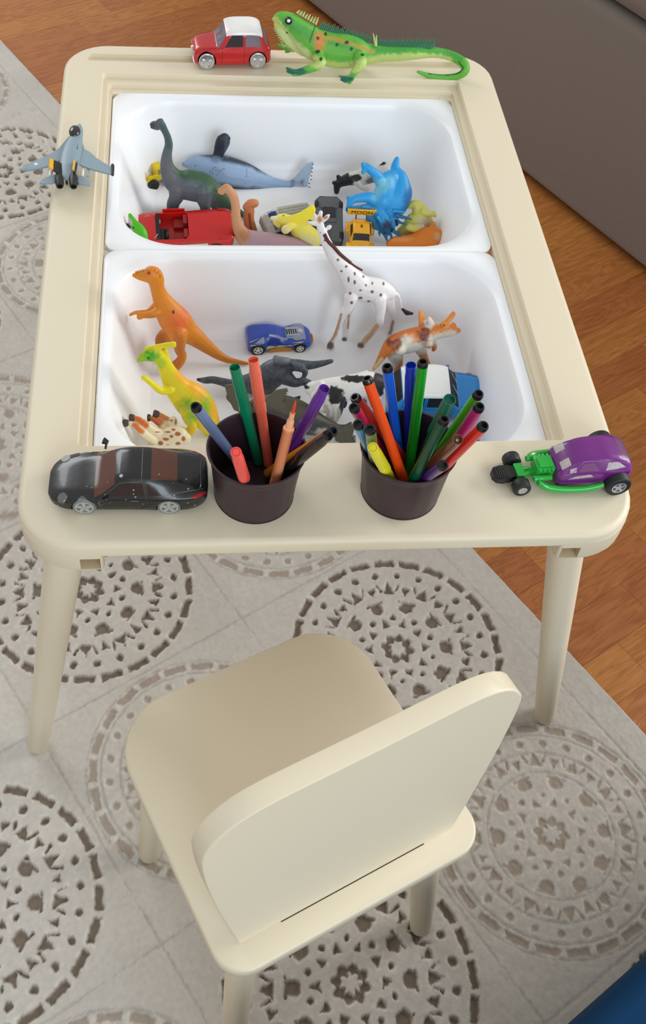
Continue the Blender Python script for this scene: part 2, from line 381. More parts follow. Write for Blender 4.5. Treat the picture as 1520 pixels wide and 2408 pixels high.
# ---------------------------------------------------------------- bins
mp_ = mat('white_polypropylene', (248, 249, 252), 0.33, bump=0.00005, bscale=300, sss=0.15, spec=0.5)
def bin_(x0, x1, y0, y1, label):
    t = thing('storage_bin', label, 'bin', ((x0+x1)/2, (y0+y1)/2, TZ-0.115), group='white bins set into the table')
    zt = TZ-0.0135
    Ls = []
    def add(i, z, r): Ls.append(rrect(x0+i, x1-i, y0+i, y1-i, r, z, 14))
    add(0.0005, zt-0.006, .016); add(0, zt-0.001, .016); add(0.0010, zt, .015)
    add(0.0038, zt+0.0002, .079); add(0.0048, zt-0.0008, .078); add(0.0088, zt-0.0020, .075); add(0.0100, zt-0.0036, .074)
    add(0.0122, zt-0.0120, .073)
    for k in range(1, 7):
        s = k/7; add(0.0122+0.0238*s, zt-0.012-0.075*s, .073-.010*s)
    zf = zt-0.097
    for k in range(0, 6):
        a = k*PI/2/5; add(0.0365+0.011*math.sin(a)+0.0, zf+0.009*(1-math.sin(a))*1.0 + 0.0, .061-.010*math.sin(a))
    Ls2 = Ls[:]
    V, F = skin(Ls2, True)
    n = len(Ls[0]); k = (len(Ls2)-1)*n; F.append(tuple(range(k, k+n)))
    o = mesh('basin', V, F, mp_, t, world=True, auto=50)
    s = o.modifiers.new('solid', 'SOLIDIFY'); s.thickness = 0.0016; s.offset = 1.0
    return t, zf
BIN1, ZF = bin_(-0.2235, 0.2245, 0.4185, 0.7325, 'white plastic bin set in the far half of the table')
BIN2, _ = bin_(-0.2235, 0.2245, 0.1035, 0.4170, 'white plastic bin set in the near half of the table')
# ---------------------------------------------------------------- chair
def chair():
    yaw = math.radians(24.4); cc, ss = math.cos(yaw), math.sin(yaw)
    P = [at(*q, 0.28)[:2] for q in ((248,1702),(815,1443),(1142,1974),(530,2312))]; ctr = sum(P)/4
    t = thing('childrens_chair', 'cream painted child chair with solid backrest on the rug in front', 'chair', (*ctr, 0.0), (0, 0, yaw))
    mch = mc; h = 0.1375
    Ls = []
    def lp(i, z):
        n = 10; L_ = rrect(-h+i, h-i, -h+i, h-i, [.062-i*.5, .062-i*.5, .030-i*.5, .030-i*.5], z, n)
        out = []
        for x, y, zz in L_:                      # the front narrows a little
            k = (y+h)/(2*h); out.append((x*(1.0-0.012*k), y, zz))
        return out
    for i, z in ((.004, .2610), (.0015, .2618), (0, .2635), (0, .2775), (.0008, .2792), (.0022, .2800)): Ls.append(lp(i, z))
    mesh('seat', *skin(Ls, True, True, True), mch, t, auto=50)
    # backrest slab, rear face at y = yb
    pts = []
    def arc(cx, cy, r, a0, a1, n=8): return [(cx+r*math.cos(a0+(a1-a0)*k/n), cy+r*math.sin(a0+(a1-a0)*k/n)) for k in range(n+1)]
    H = 0.262
    hw = [(0, .1135), (.03, .1190), (.06, .1245), (.10, .1315), (.14, .1375), (.17, .1410), (.195, .1430), (.212, .1432), (.222, .1412), (.231, .1365), (.239, .1300), (.246, .1210), (.2505, .1110), (.2535, .098), (.2550, .080)]
    right = [(x, z) for z, x in hw]; left = [(-x, y) for x, y in right[::-1]]
    outline = right + [(0.04, .2545), (0.0, .2540), (-.04, .2545)] + left
    yb = -0.1121; th = 0.0195; lean = -math.tan(math.radians(3.4)); cz = .127
    Ls = []
    for dy, i in ((0, .0012), (.0006, .0003), (.0016, 0), (th-.0016, 0), (th-.0006, .0003), (th, .0012)):
        Ls.append([(x*(1-i/0.13), yb+dy-lean*z, 0.2802+(z if z == 0 else cz+(z-cz)*(1-i/0.13))) for x, z in outline])
    mesh('backrest', *skin(Ls, True, True, True), mch, t, auto=20)
    # dark joint line where the backrest tenon enters the seat
    mesh('joint_gap', *box(-0.072, 0.080, yb-.0008, yb+.0004, .2796, .2805), mat('gap_dark', (52, 38, 22), 0.9), t)
    legs = {'a': ((352, 2008), (-0.098, 0.095)), 'b': ((990, 2178), (0.098, -0.098)), 'c': ((548, 2452), (-0.100, -0.098))}
    def tolocal(p): d = np.array(p[:2])-ctr; return (cc*d[0]+ss*d[1], -ss*d[0]+cc*d[1])
    ft = {k: tolocal(at(*v[0], 0.0115)) for k, v in legs.items()}
    ft['d'] = (-ft['a'][0]*0.95, ft['a'][1]); tops = {k: v[1] for k, v in legs.items()}; tops['d'] = (0.098, 0.095)
    for k in ft:
        mesh('leg', *cyl((*ft[k], 0.0116), (*tops[k], 0.2615), 0, 0, 26, True, [(0, .0110), (0.008, .0125), (0.5, .0145), (1, .0158)]), mch, t, auto=50)
chair()
# ---------------------------------------------------------------- toy builders
class Pl:
    """upright (or tilted) working plane of a toy, standing on the line a-b at height z"""
    def __init__(s, a, b, z, tilt=0.0):
        A, B = at(*a, z), at(*b, z); s.P0 = (A+B)/2; u = (B-A)/np.linalg.norm(B-A); s.u = u
        t = math.radians(tilt); h = np.array([-u[1], u[0], 0.0]); h = h if h[1] > 0 else -h
        up = np.array([0,0,1.0])*math.cos(t)+h*math.sin(t); s.up = up; s.n = np.cross(u, up); s.n /= np.linalg.norm(s.n)
        if s.n @ (C-s.P0) < 0: s.n = -s.n
    def pt(s, x, y, d=0.0):
        r = ray(x, y); P = C + r*(((s.P0-C)@s.n)/(r@s.n)); rr = r/np.linalg.norm(r); return P - rr*d*0.001
class Hp(Pl):
    """level working plane at height z"""
    def __init__(s, z):
        s.P0 = np.array([0,0,z]); s.n = np.array([0,0,1.0]); s.up = s.n; s.u = np.array([1.0,0,0])
def wr(P, r):
    q = (P-C)@M; return r*(-q[2])/F_PX
def crom(P, sub):
    P = np.asarray(P, float); out = []
    n = len(P)
    for i in range(n-1):
        a = P[max(i-1, 0)]; b = P[i]; c = P[i+1]; d = P[min(i+2, n-1)]
        for k in range(sub):
            t = k/sub; out.append(0.5*((2*b)+(c-a)*t+(2*a-5*b+4*c-d)*t*t+(3*b-a-3*c+d)*t**3))
    out.append(P[-1]); return np.array(out)
def tube(pts, pl, k=1.0, seg=14, sub=4):
    """round limb through (px, py, r_px[, depth_mm]); k flattens it across the plane"""
    W = []
    for p in pts:
        P = pl.pt(p[0], p[1], p[3] if len(p) > 3 else 0.0); W.append([*P, max(wr(P, p[2]*1.10+0.8), 0.0004)])
    W = crom(W, sub) if len(W) > 1 else np.array(W*2)+np.array([[0,0,0,0],[1e-5,0,0,0]])
    W[:, 3] = np.maximum(W[:, 3], 0.0004)
    L = []; n = pl.n
    T = np.gradient(W[:, :3], axis=0)
    for i in range(len(W)):
        t = T[i]; t = t/(np.linalg.norm(t)+1e-12); side = np.cross(t, n); l = np.linalg.norm(side)
        side = side/l if l > 0.2 else np.cross(t, pl.up if abs(t@pl.up) < .9 else pl.u); side /= np.linalg.norm(side); nn = np.cross(side, t)
        W_ = (W[i, :3], W[i, 3], t, side, nn); L.append(W_)
    rings = []
    def ring(c, r, side, nn, s=1.0): return [c + s*r*(math.cos(2*PI*j/seg)*side + k*math.sin(2*PI*j/seg)*nn) for j in range(seg)]
    c, r, t, sd, nn = L[0]
    for a in (80, 50, 25): a_ = math.radians(a); rings.append(ring(c - t*r*math.sin(a_)*min(1, k+.3), r, sd, nn, math.cos(a_)))
    for c, r, t, sd, nn in L: rings.append(ring(c, r, sd, nn))
    for a in (25, 50, 80): a_ = math.radians(a); rings.append(ring(c + t*r*math.sin(a_)*min(1, k+.3), r, sd, nn, math.cos(a_)))
    return skin(rings, True, True, True)
def plate(poly, pl, th, d=0.0, dd=None):
    """thin piece with the outline poly (px), th mm thick"""
    V0 = []
    for i, p in enumerate(poly): V0.append(pl.pt(p[0], p[1], p[2] if len(p) > 2 else d))
    V0 = np.array(V0); n = len(V0); nrm = pl.n
    return (np.concatenate([V0+nrm*th*.0005, V0-nrm*th*.0005]).tolist(), [tuple(range(n)), tuple(range(n, 2*n))[::-1]] + [(i, (i+1) % n, n+(i+1) % n, n+i)[::-1] for i in range(n)])
def paint(V, base, ops, var=0.05, seed=5):
    px = proj(V); c = np.tile(lin(base), (len(V), 1)); X, Y = px[:, 0], px[:, 1]
    jx = (noise2(X, Y, 6, seed)-.5); jy = (noise2(X, Y, 6, seed+1)-.5)
    for op in ops:
        k = op[0]; j = op[4] if len(op) > 4 else 0.25
        if k == 'c':                      # blobs: ('c', [(x,y,r)..], colour, softness)
            w = np.zeros(len(V))
            for b in op[1]:
                rx, ry = b[2], (b[3] if len(b) > 3 else b[2])
                dd = np.hypot((X-b[0]+jx*rx*j*2)/rx, (Y-b[1]+jy*ry*j*2)/ry); w = np.maximum(w, 1-smooth(1-op[3]*.5, 1+op[3]*.5, dd))
        elif k == 'l':                    # stroke: ('l', [(x,y)..], colour, softness, jitter, radius)
            r = op[5]; dm = np.full(len(V), 1e9); P = op[1]
            for a, b in zip(P[:-1], P[1:]):
                ax, ay = a; ux, uy = b[0]-ax, b[1]-ay; t = np.clip(((X-ax)*ux+(Y-ay)*uy)/(ux*ux+uy*uy), 0, 1)
                dm = np.minimum(dm, np.hypot(X-ax-ux*t+jx*r*j*2, Y-ay-uy*t+jy*r*j*2))
            w = 1-smooth(r*(1-op[3]*.5), r*(1+op[3]*.5), dm)
        elif k == 'g':                    # gradient: ('g', p0, colour, p1)
            (x0, y0), (x1, y1) = op[1], op[3]; ux, uy = x1-x0, y1-y0
            w = smooth(0, 1, ((X-x0)*ux+(Y-y0)*uy)/(ux*ux+uy*uy))
        elif k == 'n':                    # mottling: ('n', scale, colour, threshold)
            w = smooth(op[3]-.04, op[3]+.04, noise2(X, Y, op[1], seed+7))*(op[4] if len(op) > 4 else 1)
        c = c*(1-w[:, None])+lin(op[2])*w[:, None]
    return c*(1-var/2+var*noise2(X, Y, 5, seed+3))[:, None]
M_TOY = mat('painted_vinyl', (200, 200, 200), 0.42, attr='Col', bump=0.00012, bscale=900, spec=0.45, sss=0.0)
M_RUB = mat('rubber_skin', (200, 200, 200), 0.5, attr='Col', bump=0.00035, bscale=420, spec=0.4)
def solid(name, pieces, parent, base, ops=(), vox=0.0009, sm=4, m=None, seed=5, var=0.06, label=None):
    o = mesh(name, *join(*pieces), m or M_TOY, None, smooth=False)
    def rm(o): q = o.modifiers.new('r', 'REMESH'); q.mode = 'VOXEL'; q.voxel_size = vox; q.use_smooth_shade = True
    def s2(o): q = o.modifiers.new('s', 'SMOOTH'); q.factor = 0.5; q.iterations = sm
    bake(o, [rm, s2])
    me = o.data; V = np.empty(len(me.vertices)*3); me.vertices.foreach_get('co', V); V = V.reshape(-1, 3)
    setcol(me, paint(V, base, ops, var, seed)); me.polygons.foreach_set('use_smooth', [True]*len(me.polygons))
    if parent is not None: att(o, parent, True)
    if label: o['label'] = label
    o_V[o.name] = V
    return o
o_V = {}
def on(o, x, y, lift=0.0):
    """point of the surface seen at pixel x, y"""
    V = o_V[o.name]; px = proj(V); d = np.hypot(px[:, 0]-x, px[:, 1]-y); dist = np.linalg.norm(V-C, axis=1)
    s = dist + np.maximum(d-2.0, 0)*0.02; i = int(np.argmin(s)); r = ray(x, y); r = r/np.linalg.norm(r)
    return C + r*(dist[i]-lift)
def ball(name, P, r, m, parent, sc_=(1,1,1), world=True):
    V = []; F = []; n, k = 12, 8
    rings = [[P + r*np.array([sc_[0]*math.cos(2*PI*j/n)*math.sin(PI*i/k), sc_[1]*math.sin(2*PI*j/n)*math.sin(PI*i/k), sc_[2]*math.cos(PI*i/k)]) for j in range(n)] for i in range(1, k)]
    return mesh(name, *skin(rings, True, True, True), m, parent, world=world)
def eye(o, t, x, y, rpx, rgb, pupil=None, name='eye'):
    P = on(o, x, y); r = wr(P, rpx); m = mat('gloss_%d_%d_%d' % rgb, rgb, 0.2)
    e = ball(name, P, r, m, t)
    if pupil: d = (C-P)/np.linalg.norm(C-P); ball('pupil', P+d*r*.75, r*.5, mat('gloss_%d_%d_%d' % pupil, pupil, 0.2), t)
    return e
# ------------------------------------------------------------- car bodies
TS = [0, .10, .17, .22, .32, .46, .52, .56, .70, .80, .86, .92, 1.0]
class Body:
    def __init__(s, st, n=44):
        s.st = np.array(st, float); s.x = s.st[:, 0]; s.c = {}
        h = np.diff(s.x)[:, None]; d = np.diff(s.st, axis=0)/h; m = np.zeros_like(s.st); m[0] = d[0]; m[-1] = d[-1]
        for i in range(1, len(s.x)-1):
            w1 = 2*h[i]+h[i-1]; w2 = h[i]+2*h[i-1]; ok = d[i-1]*d[i] > 0
            m[i] = np.where(ok, (w1+w2)/(w1/np.where(ok, d[i-1], 1)+w2/np.where(ok, d[i], 1)), 0)
        s.m = m
    def par(s, x):
        X = s.x; x = min(max(x, X[0]), X[-1]); k = round(x, 3)
        if k in s.c: return s.c[k]
        i = min(max(int(np.searchsorted(X, x))-1, 0), len(X)-2); h = X[i+1]-X[i]; t = (x-X[i])/h
        v = (2*t**3-3*t*t+1)*s.st[i]+(t**3-2*t*t+t)*h*s.m[i]+(3*t*t-2*t**3)*s.st[i+1]+(t**3-t*t)*h*s.m[i+1]
        s.c[k] = [float(q) for q in v[1:6]]; return s.c[k]
    def half(s, x):
        w, z0, zs, zt, wt = s.par(x); h = zs-z0; g = zt-zs
        return [(0, z0), (w*.80, z0), (w*.95, z0+.05*h), (w*.995, z0+.16*h), (w, z0+.45*h), (w*.995, zs-.16*h), (w*.985, zs-.04*h), (w*.965, zs+.02*g),
                (w*.965+(wt-w*.965)*.60, zs+.60*g), (wt+(w*.965-wt)*.04, zs+.90*g), (wt*.90, zs+.975*g), (wt*.62, zs+g), (0, zs+g*1.01)]
    def S(s, x, q):
        H = s.half(x); t = 1-abs(q); y = float(np.interp(t, TS, [p[0] for p in H])); z = float(np.interp(t, TS, [p[1] for p in H]))
        return np.array([x, math.copysign(y, q), z])
    def N(s, x, q):
        e = 0.01; a = s.S(x+.4, q)-s.S(x-.4, q); b = s.S(x, min(q+e, .999))-s.S(x, max(q-e, -.999)); n = np.cross(a, b); l = np.linalg.norm(n)
        n = n/l if l > 1e-9 else np.array([0,0,1.0]); c = s.S(x, q); c0 = np.array([x, 0, s.par(x)[1]+3]); return n if n@(c-c0) > 0 else -n
    def mesh(s, name, m, parent, n=56, label=None, ang=38):
        xs = sorted(set(list(np.linspace(s.x[0], s.x[-1], n)) + list(s.x))); L = []
        for x in xs:
            H = s.half(x); L.append([(x, y, z) for y, z in H] + [(x, -y, z) for y, z in H[::-1][1:-1]])
        V, F = skin(L, True, True, True); V = [(a*.001, b*.001, c*.001) for a, b, c in V]
        return mesh(name, V, F, m, parent, auto=ang, label=label)
    def patch(s, name, quad, m, parent, off=.25, nx=8, nq=6, label=None, skirt=.5):
        """panel over the body: quad = 4 corners (x, q), bilinear"""
        (ax, aq), (bx, bq), (cx, cq), (dx, dq) = quad; L = []
        def P(u, v, o): 
            x = (ax*(1-u)+bx*u)*(1-v)+(dx*(1-u)+cx*u)*v; q = (aq*(1-u)+bq*u)*(1-v)+(dq*(1-u)+cq*u)*v
            return (s.S(x, q)+s.N(x, q)*o)*.001
        V = []; F = []
        for o in (off, off-skirt):
            for i in range(nx+1):
                for j in range(nq+1): V.append(tuple(P(i/nx, j/nq, o)))
        g = lambda i, j: i*(nq+1)+j; K = (nx+1)*(nq+1)
        for i in range(nx):
            for j in range(nq): F.append((g(i,j), g(i+1,j), g(i+1,j+1), g(i,j+1)))
        B = [g(i,0) for i in range(nx)]+[g(nx,j) for j in range(nq)]+[g(i,nq) for i in range(nx,0,-1)]+[g(0,j) for j in range(nq,0,-1)]
        for a, b in zip(B, B[1:]+B[:1]): F.append((a, b, b+K, a+K))
        return mesh(name, V, F, m, parent, auto=50, label=label)
    def seam(s, pts, m, parent, w_=.35, name='panel_gap', label=None, off=.12):
        """thin line laid along (x, q) points"""
        P = [];
        for (a, b) in zip(pts[:-1], pts[1:]):
            for k in range(5):
                u = k/5; P.append((s.S(a[0]+(b[0]-a[0])*u, a[1]+(b[1]-a[1])*u)+s.N(a[0]+(b[0]-a[0])*u, a[1]+(b[1]-a[1])*u)*off)*.001)
        P.append((s.S(*pts[-1])+s.N(*pts[-1])*off)*.001); T = np.gradient(np.array(P), axis=0); L = []
        for p, t in zip(P, T):
            t = t/(np.linalg.norm(t)+1e-12); a = np.cross(t, [.3,.5,.8]); a /= np.linalg.norm(a); b = np.cross(t, a)
            L.append([p+w_*.001*.5*(math.cos(k*PI/2.5)*a+math.sin(k*PI/2.5)*b) for k in range(5)])
        return mesh(name, *skin(L, True, True, True), m, parent, label=label)
    def arches(s, o, ws, r, depth=9):
        cs = []
        for x, z, rr in ws:
            for sd in (-1, 1):
                w = s.par(x)[0]; c = mesh('c', *cyl(((x)*.001, sd*(w-depth)*.001, z*.001), (x*.001, sd*(w+4)*.001, z*.001), rr*.001, n=28), MBLK)
                cs.append(c)
        for c in cs:
            def bo(o, c=c):
                m_ = o.modifiers.new('b', 'BOOLEAN'); m_.object = c; m_.operation = 'DIFFERENCE'; m_.solver = 'EXACT'; m_.material_mode = 'TRANSFER'
                # cutters carry no parent, the body is tested in its own space
            p = o.parent; o.parent = None; bake(o, [bo]); o.parent = p
        for c in cs: bpy.data.objects.remove(c)
        o.data.set_sharp_from_angle(angle=math.radians(38))
MBLK = mat('black_plastic', (24, 23, 24), 0.45); MTYR = mat('tyre_rubber', (30, 29, 30), 0.55, bump=0.0001, bscale=500)
MCHR = mat('chrome_plated', (205, 205, 205), 0.18, 1.0); MSIL = mat('silver_plastic', (196, 198, 200), 0.32, 0.55); MWHT = mat('white_enamel', (238, 238, 234), 0.3, coat=0.3)
MGLS = mat('smoked_window', (60, 62, 66), 0.12, spec=0.7); MDRK = mat('dark_interior', (20, 18, 19), 0.5)
def wheel(parent, x, y, z, r, wd, rim=None, spokes=5, rr=.68, tyre=None, hub=None, name='wheel', full=False, sw=None):
    """wheel with its axle along y; outer face on the side of y"""
    s = 1 if y > 0 else -1; rim = rim or MSIL; mm = .001
    a, b = (y-s*wd)*mm, y*mm
    t = mesh(name, *cyl((x*mm, a, z*mm), (x*mm, b, z*mm), 0, 0, 28, True, [(0, r*.9*mm), (.1, r*mm), (.85, r*mm), (.97, r*.93*mm), (1, r*.88*mm), (1.0, r*rr*mm), (.86, r*rr*.97*mm)]), tyre or MTYR, parent, auto=40)
    P = [cyl((x*mm, (y-s*wd*.2)*mm, z*mm), (x*mm, (y-s*.25)*mm, z*mm), r*.2*mm, n=12)]
    n = 24; Lp = []
    for (yy, ra) in ((y-s*wd*.25, rr), (y+s*.12, rr), (y+s*.12, rr*.82), (y-s*wd*.25, rr*.80)): Lp.append([((x+ra*r*math.cos(2*PI*k/n))*mm, yy*mm, (z+ra*r*math.sin(2*PI*k/n))*mm) for k in range(n)])
    P.append(skin(Lp+[Lp[0]], True))
    sw = sw or r*.085
    for k in range(spokes):
        an = 2*PI*k/spokes+.3; c, q = math.cos(an), math.sin(an); V = []
        for (u, v) in ((.1, -sw*1.2), (rr*.85, -sw), (rr*.85, sw), (.1, sw*1.2)):
            V.append((x+u*r*c-v*q, z+u*r*q+v*c))
        V3 = [(p[0]*mm, (y-s*.05)*mm, p[1]*mm) for p in V]+[(p[0]*mm, (y-s*wd*.22)*mm, p[1]*mm) for p in V]
        P.append((V3, [(0,1,2,3),(7,6,5,4),(0,4,5,1),(1,5,6,2),(2,6,7,3),(3,7,4,0)]))
    mesh('rim', *join(*P), rim, t, auto=40)
    mesh('rim_well', *cyl((x*mm, (y-s*wd*.5)*mm, z*mm), (x*mm, (y-s*wd*.3)*mm, z*mm), r*rr*mm, n=20), MBLK if not full else rim, t)
    return t
def place(A, B, la, lb):
    """location and yaw that put local points la, lb (mm) on world points A, B"""
    dw = np.array(B[:2])-np.array(A[:2]); dl = (np.array(lb)-np.array(la))*.001
    yaw = math.atan2(dw[1], dw[0])-math.atan2(dl[1], dl[0]); c, s = math.cos(yaw), math.sin(yaw)
    mid = (np.array(A[:2])+np.array(B[:2]))/2; ml = (np.array(la)+np.array(lb))*.0005
    return (mid[0]-(c*ml[0]-s*ml[1]), mid[1]-(s*ml[0]+c*ml[1])), yaw
def text(name, body, size, m, parent, loc, rot, ext=0.0001, world=False):
    c = bpy.data.curves.new(name, 'FONT'); c.body = body; c.size = size; c.extrude = ext; c.align_x = 'CENTER'; c.align_y = 'CENTER'
    o = bpy.data.objects.new(name, c); col.objects.link(o); o.location = loc; o.rotation_euler = rot
    dg = bpy.context.evaluated_depsgraph_get(); me = bpy.data.meshes.new_from_object(o.evaluated_get(dg)); bpy.data.objects.remove(o)
    me.materials.clear(); me.materials.append(m); q = bpy.data.objects.new(name, me); col.objects.link(q); q.location = loc; q.rotation_euler = rot
    q.parent = parent; return q
# ---------------------------------------------------------------- cars
def mini(name, label, rgb, glass, rims, full):
    """small rounded saloon with a white roof; front at +x"""
    t = thing(name, label, 'toy car'); mb = mat('enamel_%s' % name, rgb, 0.25, coat=0.5)
    #        x    w    z0   zs   zt   wt
    st = [(-50, 15, 9, 19, 20, 10), (-49.4, 18.5, 7, 21, 23, 14), (-46, 21, 5.6, 22.5, 26.5, 16), (-42, 22.2, 5, 23.2, 33, 16.5), (-37, 22.8, 4.6, 23.8, 41.0, 17.0), (-32, 23, 4.5, 24, 44.0, 17.4), (-22, 23, 4.5, 24.2, 45.3, 17.8),
          (-6, 23, 4.5, 24.2, 45.4, 17.8), (4, 23, 4.5, 24.2, 44.4, 17.2), (8.5, 23, 4.5, 24.2, 42.6, 16.8), (12, 23, 4.5, 24.1, 37.5, 17.2), (17, 23, 4.5, 24, 30, 18.2), (20.5, 22.9, 4.5, 23.8, 26.6, 18.2), (24, 22.8, 4.6, 23.2, 26.0, 17.5), (34, 22.4, 5, 21.8, 25.2, 16.0),
          (42, 21.4, 5.4, 20.4, 24.0, 14), (46.5, 19.8, 5.8, 19, 22.4, 13), (49.2, 18, 7, 17.6, 19.4, 12), (50, 15, 9, 16.5, 17, 10)]
    B = Body(st); o = B.mesh('body', mb, t, 70); B.arches(o, [(33.5, 10.4, 12), (-32.5, 10.4, 12)], 12)
    dk = mat('seam_'+name, tuple(int(v*.35) for v in rgb), 0.5)
    B.patch('roof', [(-37.5, .235), (8.4, .235), (8.4, -.235), (-37.5, -.235)], MWHT, t, .7, 16, 14)
    B.patch('windscreen', [(9.3, .22), (19.6, .33), (19.6, -.33), (9.3, -.22)], glass, t, .12, 6, 12)
    B.patch('rear_window', [(-46.0, .28), (-38.6, .22), (-38.6, -.22), (-46.0, -.28)], glass, t, .15, 5, 10)
    for s in (1, -1):
        B.patch('side_window', [(-13, s*.405), (10.5, s*.405), (1.0, s*.245), (-13, s*.245)], MDRK if glass is not MGLS or s < 0 else glass, t, .12)
        B.patch('side_window', [(-36.5, s*.405), (-16.5, s*.405), (-16.5, s*.245), (-33.5, s*.245)], glass, t, .14)
        B.seam([(-14.8, s*.25), (-14.8, s*.45), (-14.8, s*.80)], dk, t); B.seam([(14, s*.45), (14, s*.80)], dk, t)
        B.seam([(-15, s*.42), (14, s*.435)], mat('trim_'+name, tuple(min(255, int(v*1.15)+10) for v in rgb), 0.3), t, .5, 'waist_rail')
        B.seam([(48, s*.36), (36, s*.30), (22, s*.28)], dk, t, .4, 'bonnet_seam')
        ball('headlamp', np.array([.0488, s*.0135, .0158]), .0035, MCHR, t, (.5, 1, 1), False)
        wheel(t, 33.5, s*23.3, 10.4, 10.4, 7, rims, 7, .80 if full else .7, full=full, tyre=MCHR if full else None)
        wheel(t, -32.5, s*23.3, 10.4, 10.4, 7, rims, 7, .80 if full else .7, full=full, tyre=MCHR if full else None)
        mesh('door_mirror', *cyl((.0125, s*.0235, .0262), (.0125, s*.0275, .0275), .0013, .0018, 10), mb, t)
        mesh('tail_lamp', *box(-.0497, -.0480, s*.0150-.0016, s*.0150+.0016, .0150, .0205), mat('lamp_red', (170, 16, 18), .25), t)
    mesh('grille', *cyl((.0492, 0, .0128), (.0506, 0, .0128), .0062, .0056, 20), MCHR, t)
    mesh('front_bumper', *cyl((.0496, -.0185, .0074), (.0496, .0185, .0074), .0013, n=10), MCHR, t)
    mesh('rear_bumper', *cyl((-.0499, -.0185, .0082), (-.0499, .0185, .0082), .0012, n=10), MCHR, t)
    for dy in (-8, 6): mesh('wiper', *cyl((.0200, dy*.001, .0285), (.0135, (dy+7)*.001, .0368), .0004, n=6), MSIL, t)
    return t
MWIN1 = mat('mauve_window', (120, 112, 124), 0.12, spec=0.7)
t = mini('red_toy_car', 'small red toy car with white roof on the far rim of the table', (196, 22, 24), MWIN1, MCHR, True)
A, B_ = at(489, 163, TZ), at(603, 161, TZ); (lx, ly), yw = place(A, B_, (33.5, 23), (-32.5, 23)); t.location = (lx, ly, TZ+.0003); t.rotation_euler = (0, 0, yw); t.scale = (1.03, 1.1, 1.13)
t = mini('blue_toy_car', 'sky blue toy car with white roof in the near bin behind the markers', (20, 132, 205), MDRK, MSIL, False)
c = at(1034, 864, ZF+.055); t.location = (c[0]-.001, c[1]-.008, ZF+.0065); t.rotation_euler = (math.radians(13), 0, math.radians(-1.5)); t.scale = (1.12, 1.12, 1.12)
